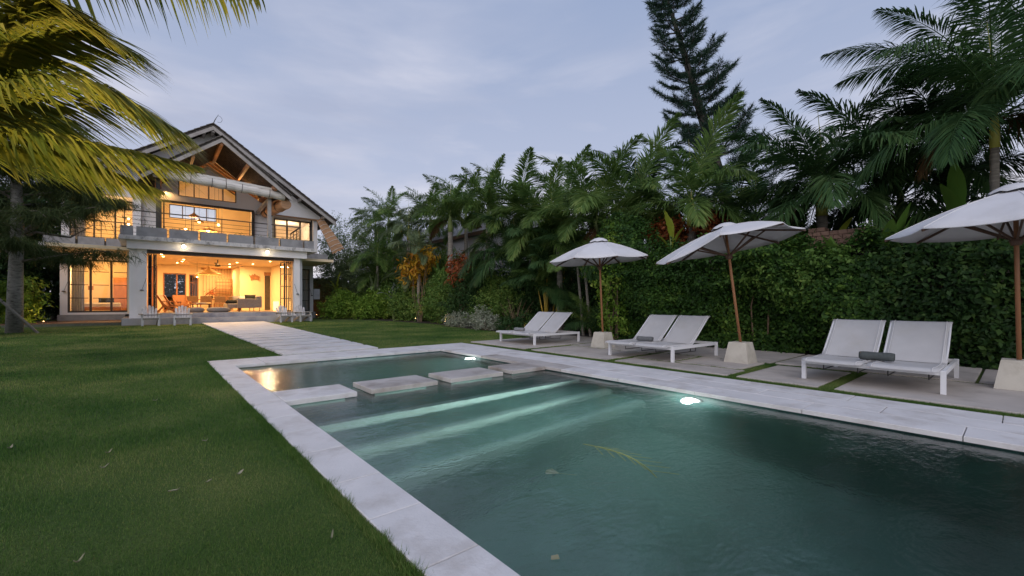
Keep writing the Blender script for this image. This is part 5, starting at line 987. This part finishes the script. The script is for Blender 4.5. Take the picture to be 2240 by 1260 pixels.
# ------------------------------------------------------------------ tall pine behind the palms
t_ = thing('norfolk_pine', (22, 8.2, -.03), 'tall dark pine with tiered branches rising above the palms', 'pine tree'); rs = np.random.RandomState(21)
B0 = np.array([22.3, 7.9, 0]); B1 = np.array([22, 12.1, 16.14]); B2 = np.array([21.9, 13.2, 19.8])
tp = lambda z: (B0+(B1-B0)*(z/16.14)) if z < 16.14 else B1+(B2-B1)*((z-16.14)/3.66)
mk('trunk', MB().tube([tuple(tp(z)) for z in (0, 3, 6, 9, 12, 15, 17, 19, 20.2)], [.38, .34, .3, .26, .2, .14, .1, .06, .03], 10), 'bark_pine', t_, smooth=True)
V = []; z = 3.2; LBm = MB(); tier = 0
while z < 20:
    c = tp(z); ln0 = 2.9*(1-max(0, (z-6))/19)*(1 if z > 6 else .9); nb = 5
    for i in range(nb):
        a_ = i*2*math.pi/nb+tier*.7+rs.uniform(-.25, .25); ln = ln0*rs.uniform(.7, 1.12); d = np.array([math.cos(a_), math.sin(a_), 0])
        pts = np.array([c, c+d*ln*.35+[0, 0, .02*ln], c+d*ln*.7+[0, 0, .16*ln], c+d*ln+[0, 0, .46*ln]]); pts[1:] += rs.normal(0, .05, (3, 3)); LBm.tube([tuple(p) for p in pts], [.05, .035, .022, .01], 4, cap=False)
        nt_ = int(16*ln)+6
        for q in range(nt_):
            u = .30+.70*q/nt_; k_ = min(int(u*3), 2); p = pts[k_]+(pts[k_+1]-pts[k_])*(u*3-k_); s_ = np.array([-d[1], d[0], 0])*(1 if q % 2 else -1)
            br = (s_*.8+d*.55+np.array([0, 0, .28])); br /= np.linalg.norm(br); bl = (.62*(1-.45*abs(u-.6)/.6))*rs.uniform(.7, 1.2)*(.45+.55*ln/3)
            n_ = 24; ss = rs.rand(n_)[:, None]; qq = p+br*bl*ss; dr = br*.75+rs.normal(0, .42, (n_, 3))+np.array([0, 0, .12]); dr /= np.linalg.norm(dr, axis=1)[:, None]; w = np.cross(dr, rs.normal(0, 1, (n_, 3))); w /= np.linalg.norm(w, axis=1)[:, None]
            tl = .24*(.6+.8*rs.rand(n_))[:, None]; V.append(np.stack([qq-w*.013, qq+w*.013, qq+dr*tl], 1).reshape(-1, 3))
    z += .78 if z > 7 else 1.0; tier += 1
mk('branches', LBm, 'bark_pine', t_); v = np.concatenate(V); mk('crown', npmesh('crown', v-np.array(OFF[t_.name]), np.arange(len(v)).reshape(-1, 3)), 'needle', t_, local=True, kind='stuff')
# ------------------------------------------------------------------ clipped hedge on the wall
rs = np.random.RandomState(31)
def hedgewall(name, y0, y1, ztop, xf, n, size, mt, lab, depth=.55):
    t_ = thing(name, (xf+.3, (y0+y1)/2, -.03), lab, 'hedge'); k = n
    y = y0+(y1-y0)*rs.rand(k); zt = np.array([ztop(q) for q in y]); z = zt*rs.rand(k)**.92
    face = rs.rand(k)
    x = xf+.48*noise3(np.stack([y*0+1, y, z], 1), 1.5)+.14*noise3(np.stack([y*0+3, y, z], 1), 4.2)-.12*(z/3)+depth*rs.rand(k)**1.6
    x += .16*noise3(np.stack([y*0, y, z], 1), 9)
    y = y+rs.normal(0, .16, k)*(rs.rand(k) < .5); spr = rs.rand(k) < .05; x[spr] -= .22*rs.rand(spr.sum())
    top = face > .86; z[top] = zt[top]+.38*noise3(np.stack([y[top], y[top], x[top]], 1), 2.4)+.16*rs.rand(top.sum())**2*2; x[top] = xf+rs.rand(top.sum())*1.1
    keep = (noise3(np.stack([x, y, z], 1), 2.6)+rs.rand(k)*.55 > -.22) | (rs.rand(k) < .22); x, y, z, top = x[keep], y[keep], z[keep], top[keep]; k = len(x)
    P = np.stack([x, y, z], 1); nrm = np.tile([-1., 0, .55], (k, 1)); nrm[top] = [-.3, 0, 1]
    v, f = leaves(rs, P-np.array(OFF[t_.name]), nrm, size*(.55+.95*rs.rand(k)**1.5), .55, .55); mk('foliage', npmesh('foliage', v, f), mt, t_, local=True, kind='stuff')
    st = MB()
    for i in range(int((y1-y0)*2.5)): yy = y0+rs.rand()*(y1-y0); st.tube([(xf+.35, yy, -.05), (xf+.3+rs.normal(0, .08), yy+rs.normal(0, .15), 1.0), (xf+.4, yy+rs.normal(0, .3), ztop(yy)*.85)], [.022, .016, .007], 5)
    mk('stems', st, 'twig', t_); mk('shade_core', MB().box(xf+.75, xf+1.1, y0+.15, y1-.1, 0, min(ztop(y0), ztop(y1))*.75), 'soil', t_)  # added dark box behind the leaves: shade of the recesses as colour
    return t_
hedgewall('hedge', 5.0, 8.3, lambda y: 2.35+.12*math.sin(y*2.6)+.95*min(1, max(0, (y-6.3)/.9)), 10.55, 44000, .085, 'hedge_leaf', 'tall leafy hedge with bright tips beside the first parasol')
hedgewall('hedge', 1.9, 5.0, lambda y: 2.18+.15*math.sin(y*1.7+1), 10.75, 40000, .085, 'hedge_leaf', 'dark leafy hedge behind the middle parasol')
hedgewall('hedge', -3.4, 2.2, lambda y: 2.05+.2*math.sin(y*1.9), 10.78, 46000, .09, 'hedge_dark', 'darkest hedge behind the nearest lounger')
# garden wall with a brick coping piece
mk('garden_wall', MB().box(12.0, 12.25, -8, 9.2, -.1, 2.35).box(12.25, 13.6, 9.2, 9.45, -.1, 1.9).box(13.6, 13.85, 9.2, 60, -.1, 1.9), 'garden_wall', label='long plastered garden wall behind the hedge and palms', cat='wall')
bw = thing('brick_parapet', (11.98, 2.4, 2.35), 'pinkish stepped brick parapet showing above the hedge', 'parapet')
for r_ in range(5):
    for i in range(9):
        y = 1.75+i*.165+(.08 if r_ % 2 else 0)
        if r_ >= 4 and i not in (7, 8): continue
        mk('brick', MB().slab([(11.92, y), (12.3, y), (12.3, y+.155), (11.92, y+.155)], 2.355+r_*.1, 2.445+r_*.1, .006), 'brickwall', bw)
# ------------------------------------------------------------------ shrubs
def shrub(name, x, y, blobs, n, size, mt, lab, seed, aspect=.5, grp=None, cat='shrub', hole=.55, stem=True):
    rs = np.random.RandomState(seed); t_ = thing(name, (x, y, -.03), lab, cat, grp)
    v, f = cloud(rs, blobs, n, size, aspect, hole=hole); mk('foliage', npmesh('foliage', v, f), mt, t_, local=True, kind='stuff')
    if stem:
        st = MB()
        for i in range(7):
            b_ = blobs[i % len(blobs)]; st.tube([(b_[0]*.3+rs.normal(0, .06), b_[1]*.3+rs.normal(0, .06), 0), (b_[0]*.7+rs.normal(0, .1), b_[1]*.7+rs.normal(0, .1), b_[2]*.55), (b_[0]+rs.normal(0, .2)*b_[3], b_[1]+rs.normal(0, .2)*b_[4], b_[2]+.3*b_[5])], [.03, .02, .006], 5)
        mk('stems', st, 'twig', t_, local=True)
    return t_
BB = lambda *a: list(a)
shrub('round_shrub', 10.2, 30.4, BB((0, 0, .85, 1.0, .9, .95), (.7, -.1, .7, .8, .8, .8), (-.6, .1, .6, .7, .7, .7), (.2, 0, 1.5, .7, .6, .5)), 9000, .13, 'shrub_bright', 'bright yellow-green shrub next to the villa corner', 1)
shrub('round_shrub', 11.9, 28.3, BB((0, 0, .9, 1.1, .9, .95), (.8, -.2, .75, .9, .8, .8), (-.7, .1, .7, .8, .7, .75)), 10000, .13, 'shrub_bright', 'bright green shrub left of the clipped darker ones', 2)
shrub('round_shrub', 12.4, 24.4, BB((0, 0, .95, 1.1, 1.0, 1.0), (.3, -.9, .9, 1.0, .9, .9), (0, .8, 1.0, 1.0, .9, 1.1), (.3, 0, 1.9, .8, 1, .7)), 12000, .12, 'shrub_mid', 'mid-green feathery shrub in the middle of the bed', 3)
shrub('round_shrub', 12.3, 20.6, BB((0, 0, 1.0, 1.0, 1.1, 1.0), (.2, -1.0, .9, 1.0, .9, 1.0), (.4, .3, 2.0, .8, 1, .8), (.3, -.9, 1.9, .8, .8, .7)), 13000, .11, 'shrub_mid', 'tall dark green shrub below the upright foxtail palm', 4)
shrub('round_shrub', 11.8, 17.6, BB((0, 0, .9, .9, 1.0, .9), (.3, -.9, 1.0, .9, .9, 1.0), (.5, -.2, 2.0, .8, 1.2, .8)), 13000, .10, 'shrub_dark', 'dark shrub with orange flecks left of the loungers', 5)
shrub('round_shrub', 11.5, 15.1, BB((0, 0, .8, .8, .9, .8), (.4, -.8, .9, .8, .8, .9), (.5, 0, 1.7, .7, .9, .7)), 13000, .09, 'shrub_mid', 'leafy shrub just left of the farthest lounger', 6)
shrub('low_shrub', 11.0, 16.9, BB((0, 0, .3, .45, .6, .38), (.1, -.6, .25, .4, .45, .33), (0, .6, .25, .4, .4, .3)), 3200, .08, 'variegated', 'low white-leaved shrub at the edge of the lawn', 7)
shrub('low_shrub', 10.55, 14.3, BB((0, 0, .35, .4, .45, .42), (.1, .4, .5, .3, .3, .45), (.1, -.45, .3, .35, .35, .3)), 3400, .075, 'variegated', 'white-leaved shrub close to the farthest lounger', 8)
shrub('low_shrub', 10.55, 12.6, BB((0, 0, .25, .4, .6, .3), (.2, -.7, .3, .4, .5, .35)), 2600, .09, 'shrub_dark', 'low dark groundcover behind the farthest lounger', 9)
shrub('croton_shrub', 12.2, 22.9, BB((0, 0, 3.4, .6, .6, .45), (-.3, .4, 3.0, .5, .5, .4), (.2, -.4, 3.8, .5, .5, .35), (0, .5, 2.6, .45, .5, .4)), 700, .34, 'croton', 'yellow and orange croton above the dark shrubs', 10, .32)
shrub('croton_shrub', 12.1, 18.2, BB((0, 0, 2.6, .6, .6, .5), (.2, .3, 3.0, .4, .5, .4)), 420, .30, 'red_leaf', 'reddish brown croton right of the yellow one', 11, .3)
shrub('red_shrub', 12.7, 7.3, BB((0, 0, 3.3, .6, .55, .45), (.2, .5, 3.5, .5, .5, .4), (0, -.35, 3.2, .4, .4, .35)), 2600, .14, 'red_leaf', 'rust-red shrub above the hedge left of the yellow palm trunk', 12)
shrub('red_shrub', 12.7, 5.95, BB((0, 0, 3.35, .4, .35, .38), (.1, -.2, 3.1, .35, .3, .3)), 1500, .14, 'red_leaf', 'small rust-red shrub right of the yellow palm trunk', 13)
shrub('tall_shrub', 12.6, 4.6, BB((0, 0, 2.7, .6, .8, .6), (.2, -.8, 2.6, .5, .6, .5)), 6000, .10, 'shrub_mid', 'loose green shrub above the hedge behind the middle parasol', 14)
shrub('tall_shrub', 11.2, 8.7, BB((0, 0, 2.4, .5, .5, .7), (.2, -.4, 3.0, .5, .6, .6)), 5200, .10, 'shrub_bright', 'fresh green climber at the left end of the hedge', 15)
shrub('climber', 10.5, 7.75, BB((0, 0, .7, .25, .5, .6), (0, .15, 1.7, .28, .45, .7), (.05, -.1, 2.7, .3, .5, .55)), 3600, .11, 'shrub_bright', 'bright fresh climber leaves on the left end of the hedge', 18)
shrub('climber', 10.7, 3.2, BB((0, 0, 1.5, .2, .5, .5), (0, -.6, 1.9, .25, .5, .35), (0, .6, 1.8, .2, .4, .35)), 2200, .10, 'shrub_mid', 'loose green climber leaves hanging on the hedge right of the middle parasol', 19, stem=False)
shrub('left_shrub', -4.9, 31.0, BB((0, 0, .9, .9, .7, .9), (-.8, 0, 1.0, .8, .7, 1.0), (.2, 0, 1.8, .6, .6, .6)), 4200, .17, 'shrub_bright', 'yellow-lit leafy shrub left of the villa', 16)
shrub('left_shrub', -4.6, 22.6, BB((0, 0, .5, .6, .5, .5), (-.6, 0, .7, .6, .5, .6)), 2400, .14, 'shrub_mid', 'low shrub at the left edge of the lawn', 17)
# more planting that fills the bed down to the wall
for i, (x, y, h_, r_, mt, lab) in enumerate(((13.1, 32.2, 2.6, 1.3, 'shrub_mid', 'tall green bush behind the bright shrub at the villa corner'), (13.0, 29.2, 2.5, 1.2, 'shrub_mid', 'tall green bush behind the grey-leaved plant'), (13.1, 26.0, 2.7, 1.2, 'shrub_dark', 'tall dark bush left of the yellow croton'), (13.2, 22.6, 2.6, 1.1, 'shrub_mid', 'green bush under the yellow croton'), (13.1, 19.4, 2.8, 1.1, 'shrub_dark', 'dark bush under the reddish croton'), (13.0, 16.6, 2.6, 1.1, 'shrub_dark', 'tall dark bush left of the areca canes'), (12.8, 13.8, 2.4, 1.0, 'shrub_dark', 'dark bush just behind the twiggy shrub'), (12.4, 10.4, 2.2, .9, 'shrub_dark', 'dark bush behind the bare palm trunk'))):
    shrub('tall_bush', x, y, BB((0, 0, h_*.4, r_*.8, r_, h_*.42), (.1, r_*.7, h_*.62, r_*.6, r_*.7, h_*.33), (.1, -r_*.7, h_*.55, r_*.6, r_*.7, h_*.36)), 8500, .13, mt, lab, 100+i)
for i, (x, y, zc, kd, lab) in enumerate(((13.2, 31.2, 3.0, 'green', 'low arching palm behind the bright shrubs, nearest the villa'), (13.3, 24.9, 2.9, 'pale', 'low arching pale palm beside the yellow croton'), (13.3, 15.6, 2.5, 'dark', 'low arching dark palm left of the areca canes'), (13.0, 11.6, 2.6, 'dark', 'low arching dark palm behind the bare trunk'), (14.3, 13.2, 3.8, 'dark', 'middle-height dark palm left of the first parasol top'), (14.2, 7.9, 3.7, 'dark', 'middle-height dark palm under the broad crown'))):
    palm(x, y, zc, kd, lab, .85, 13, tr=.07, seed=200+i, spear=False, grp='low palms filling the bed')
for i, (x, y, h_, r_, mt, lab) in enumerate(((11.7, 36.6, 8.0, 1.7, 'shrub_pale', 'pale feathery tree directly right of the villa corner'), (13.4, 34.5, 8.2, 1.9, 'shrub_pale', 'pale feathery tree second from the villa'), (14.3, 30.8, 7.0, 1.7, 'shrub_mid', 'green feathery tree third from the villa'), (14.6, 27.2, 5.6, 1.5, 'shrub_pale', 'pale feathery tree behind the yellow croton'), (14.6, 23.6, 4.4, 1.3, 'shrub_mid', 'green feathery tree left of the upright foxtail palm'))):
    shrub('feathery_tree', x, y, BB((0, 0, h_*.35, r_*.9, r_, h_*.36), (.2, r_*.5, h_*.62, r_*.8, r_*.7, h_*.3), (-.1, -r_*.5, h_*.55, r_*.7, r_*.7, h_*.34), (0, 0, h_*.86, r_*.55, r_*.5, h_*.2)), 14000, .19, mt, lab, 140+i, .28, cat='tree')
# dark trees closing the view left of the villa and behind the palms
def tree(x, y, blobs, n, size, mt, lab, seed, hgt):
    t_ = thing('leafy_tree', (x, y, -.03), lab, 'tree', 'dark trees behind the garden'); rs = np.random.RandomState(seed)
    mk('trunk', MB().tube([(0, 0, -.02), (.05, .05, hgt*.4), (0, .1, hgt*.8)], [.2, .15, .07], 8), 'bark_grey', t_, local=True); v, f = cloud(rs, blobs, n, size, .5, .35, .5); mk('crown', npmesh('crown', v, f), mt, t_, local=True, kind='stuff')
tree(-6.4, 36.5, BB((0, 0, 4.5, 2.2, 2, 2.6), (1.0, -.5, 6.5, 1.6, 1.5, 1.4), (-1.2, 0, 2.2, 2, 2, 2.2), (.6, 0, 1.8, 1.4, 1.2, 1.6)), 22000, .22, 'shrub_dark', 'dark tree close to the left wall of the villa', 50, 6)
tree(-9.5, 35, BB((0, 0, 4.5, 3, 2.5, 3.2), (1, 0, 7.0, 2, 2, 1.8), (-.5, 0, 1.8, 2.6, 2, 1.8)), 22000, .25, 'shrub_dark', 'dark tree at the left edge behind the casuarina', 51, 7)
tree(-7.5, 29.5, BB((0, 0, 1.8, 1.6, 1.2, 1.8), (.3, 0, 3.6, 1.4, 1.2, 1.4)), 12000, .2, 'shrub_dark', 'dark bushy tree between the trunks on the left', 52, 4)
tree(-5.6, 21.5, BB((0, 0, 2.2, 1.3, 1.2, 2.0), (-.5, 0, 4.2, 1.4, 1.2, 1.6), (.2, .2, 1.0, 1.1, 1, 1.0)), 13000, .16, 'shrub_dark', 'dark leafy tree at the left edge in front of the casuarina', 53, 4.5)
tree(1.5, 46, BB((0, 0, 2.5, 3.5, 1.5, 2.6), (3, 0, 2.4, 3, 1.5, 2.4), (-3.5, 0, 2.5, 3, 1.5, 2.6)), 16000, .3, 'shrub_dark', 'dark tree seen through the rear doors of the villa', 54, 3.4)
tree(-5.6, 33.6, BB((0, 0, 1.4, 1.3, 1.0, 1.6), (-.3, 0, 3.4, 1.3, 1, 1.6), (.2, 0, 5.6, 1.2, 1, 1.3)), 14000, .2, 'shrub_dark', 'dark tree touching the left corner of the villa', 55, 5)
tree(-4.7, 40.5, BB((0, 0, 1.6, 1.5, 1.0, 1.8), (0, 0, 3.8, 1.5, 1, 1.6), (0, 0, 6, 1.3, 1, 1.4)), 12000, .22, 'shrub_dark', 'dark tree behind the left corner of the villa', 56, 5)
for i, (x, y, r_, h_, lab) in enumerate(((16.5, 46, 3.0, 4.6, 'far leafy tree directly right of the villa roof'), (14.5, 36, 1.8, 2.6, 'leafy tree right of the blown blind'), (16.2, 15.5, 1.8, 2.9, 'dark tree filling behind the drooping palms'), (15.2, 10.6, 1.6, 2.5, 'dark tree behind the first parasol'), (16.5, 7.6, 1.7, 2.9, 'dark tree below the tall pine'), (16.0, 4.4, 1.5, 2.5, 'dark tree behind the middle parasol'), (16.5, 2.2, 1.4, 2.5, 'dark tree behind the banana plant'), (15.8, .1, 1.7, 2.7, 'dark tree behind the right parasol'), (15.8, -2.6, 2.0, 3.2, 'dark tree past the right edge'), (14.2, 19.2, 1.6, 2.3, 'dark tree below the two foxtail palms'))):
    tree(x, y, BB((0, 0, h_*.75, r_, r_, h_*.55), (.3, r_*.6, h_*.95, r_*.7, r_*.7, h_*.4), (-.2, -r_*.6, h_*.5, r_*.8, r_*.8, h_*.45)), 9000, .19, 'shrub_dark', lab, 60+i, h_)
# ------------------------------------------------------------------ banana and other large leaves
def bigleaf(rs, L_, w, e0, e1, mt=None, notch=0):
    m = 12; A = arc(L_, e0, e1, m); vs = []; fs = []
    for i, p in enumerate(A):
        u = i/(m-1); ww = w*(0 if u < .16 else math.sin(math.pi*min(1, (u-.16)/.84*.93+.07))**.55)*(1+notch*rs.normal(0, .12)); 
        if i == m-1: ww = .01
        e_ = .25*ww; vs += [(p[0], p[1]-max(ww, .012), p[2]+e_), (p[0], p[1], p[2]), (p[0], p[1]+max(ww, .012), p[2]+e_)]
    for i in range(m-1):
        for q in (0, 1): a_ = i*3+q; fs += [(a_, a_+1, a_+4), (a_, a_+4, a_+3)]
    return npmesh('leaf', np.array(vs), np.array(fs))
rs = np.random.RandomState(77)
BL = [bigleaf(rs, 1.35, .12, e0, e1, notch=1) for e0, e1 in ((86, 60), (80, 35), (70, 5), (58, -25), (84, 70), (50, -50))]
def banana(x, y, z0, n, sc, mt, lab, stem_h, seed, up=.0, cat='banana plant', grp=None):
    rr = random.Random(seed); t_ = thing('banana_plant', (x, y, z0), lab, cat, grp); mk('stem', MB().tube([(0, 0, 0), (.02, 0, stem_h*.5), (0, .03, stem_h)], [.09*sc, .075*sc, .05*sc], 8), 'shaft_green', t_, local=True)
    for i in range(n):
        me0 = BL[rr.choice((0, 1, 4) if rr.random() < up else (0, 1, 2, 3, 5))]; key = me0.name+mt
        me = bpy.data.meshes.get(key)
        if me is None: me = me0.copy(); me.name = key; me.materials.clear(); me.materials.append(M[mt])
        link('leaf', me, mt, t_, (0, 0, stem_h*(.75+.25*i/n)), (rr.uniform(-.1, .1), rr.uniform(-.1, .1), i*2.4+rr.uniform(-.3, .3)), sc*rr.uniform(.75, 1.1))
banana(11.5, 1.75, -.03, 8, 1.0, 'banana', 'heliconia with tall bright paddle leaves behind the nearest lounger', 1.75, 1, .8)
banana(11.9, 2.7, -.03, 6, .8, 'banana_yellow', 'yellow-green heliconia left of the tall paddle leaves', 2.2, 2, .2)
banana(12.3, .75, -.03, 6, 1.15, 'banana', 'banana plant rising above the right parasol', 2.8, 3, .8)
banana(13.0, 21.9, -.03, 7, 1.1, 'banana', 'banana plant left of the pale palm trunk', 2.4, 4, .8, grp='banana plants in the bed')
banana(13.0, 19.9, -.03, 6, 1.1, 'banana', 'banana plant right of the pale palm trunk', 2.3, 5, .8)
banana(12.2, 29.4, -.03, 9, 1.25, 'frond_pale', 'pale travellers palm fan near the villa', 1.9, 6, .6)
banana(12.6, 27.3, -.03, 9, 1.05, 'greyleaf', 'plant with large grey-white leaves near the villa', 1.4, 7, .1, 'large-leaved plant')
banana(10.9, 33.6, -.03, 9, 1.1, 'banana_yellow', 'yellow-green large-leaved plant below the blown blind', 2.2, 8, .1, 'large-leaved plant')
banana(12.9, 4.6, -.03, 5, .9, 'banana', 'large green leaf plant above the middle of the hedge', 2.6, 9, .9)
banana(10.95, 2.45, -.03, 6, .75, 'banana', 'green paddle-leaved plant growing out of the hedge left of the tall one', 1.9, 10, .6)
banana(11.15, .3, -.03, 6, .85, 'banana', 'green paddle-leaved plant below the edge of the right parasol', 1.7, 11, .7)
banana(11.2, 6.3, -.03, 5, .6, 'banana_yellow', 'yellow-green leaves above the hedge left of the middle parasol', 3.0, 12, .3)
# dry twigs left of the areca
t_ = thing('dry_shrub', (10.9, 12.7, -.03), 'bare twiggy shrub lit warm behind the farthest lounger', 'shrub'); st = MB(); rr = random.Random(3)
for i in range(26): a_ = rr.uniform(0, 6.28); h_ = rr.uniform(.5, 1.3); d_ = rr.uniform(.2, .7); st.tube([(0, 0, 0), (d_*.4*math.cos(a_), d_*.5*math.sin(a_), h_*.5), (d_*math.cos(a_), d_*1.2*math.sin(a_), h_)], [.014, .01, .003], 4)
mk('twigs', st, 'twig', t_, local=True)
# garden lamps hidden in the planting (the photograph shows their warm pools of light)
for i, (x, y, e_, aim, lab) in enumerate(((10.95, 12.2, 16, (11.8, 11.9, 1.6), 'garden spike light at the areca canes'), (9.4, 9.5, 5, (10.6, 9.0, 1.0), 'garden spike light glowing behind the farthest lounger'), (9.45, 4.86, 3.5, (10.6, 4.7, .8), 'garden spike light glowing behind the middle lounger'), (11.6, 22.3, 14, (12.7, 23.6, 2.6), 'garden spike light below the yellow croton'), (-3.9, 30.2, 26, (-5.0, 31.3, 1.4), 'garden spike light at the left shrub'), (9.6, 34.2, 40, (9.9, 37.5, 1.5), 'garden spike light beside the villa corner'), (10.7, 17.6, 7, (11.6, 17.8, 1.2), 'garden spike light in front of the dark shrub'))):
    g_ = thing('garden_light', (x, y, LZ), lab, 'garden light', 'spike lights in the planting'); mk('spike', MB().tube([(x, y, LZ), (x, y, .13)], .012, 6), 'dark_metal', g_); mk('head', MB().tube([(x, y, .131), (x+.02, y, .19)], [.03, .04], 8), 'dark_metal', g_); mk('bulb', MB().lathe([(.002, 0), (.028, .005), (.022, .02), (.002, .03)], (x+.02, y, .192), 8), 'bulb_soft', g_)
    lamp('spike_beam', 'SPOT', (x+.02, y, .26), e_, (1, .60, .20), g_, aim=aim, spot_size=R(110), spot_blend=.7, shadow_soft_size=.04)
# ------------------------------------------------------------------ neighbours
nb = thing('neighbour_house', (18.5, 34, 0), 'grey neighbouring house with pitched roof seen between the palms', 'house')
mk('wall', MB().box(17, 22, 21, 48, -.1, 5.9), 'wall_far', nb)
mk('roof', MB().add([(16.6, 20.6, 5.85), (22.4, 20.6, 5.85), (22.4, 48.4, 5.85), (16.6, 48.4, 5.85), (19.5, 23, 7.9), (19.5, 46, 7.9)], [(0, 1, 4), (1, 2, 5, 4), (2, 3, 5), (3, 0, 4, 5), (3, 2, 1, 0)]), 'tile_roof_far', nb); mk('fascia', MB().box(16.6, 16.68, 20.6, 48.4, 5.6, 5.845).box(16.685, 22.4, 20.6, 20.68, 5.6, 5.845), 'teak_dark', nb)
for i in range(5): y = 23+i*4.6; w_ = mk('window', MB().box(16.93, 16.998, y, y+1.6, 3.2, 4.7), 'bargeboard', nb); mk('pane', MB().box(16.90, 16.929, y+.1, y+1.5, 3.3, 4.6), 'bronze_frame', w_)
ob = thing('side_shed', (10.5, 39, 0), 'timber shed with a warm lit doorway beside the villa', 'shed'); mk('wall', MB().wallY(38.0, 38.2, 9.3, 13.2, -.1, 3.0, [(9.95, 10.25, .3, 2.7)]).box(9.3, 9.5, 38.2, 41, -.1, 3.0).box(13.0, 13.2, 38.2, 41, -.1, 3.0).box(9.3, 13.2, 41, 41.2, -.1, 3.0), 'wood_deck', ob); mk('roof', MB().box(9.1, 13.4, 37.7, 41.4, 3.0, 3.14), 'tile_roof', ob); lamp('shed_light', 'POINT', (10.1, 39.5, 2.4), 30, (1, .5, .12), ob, shadow_soft_size=.1)
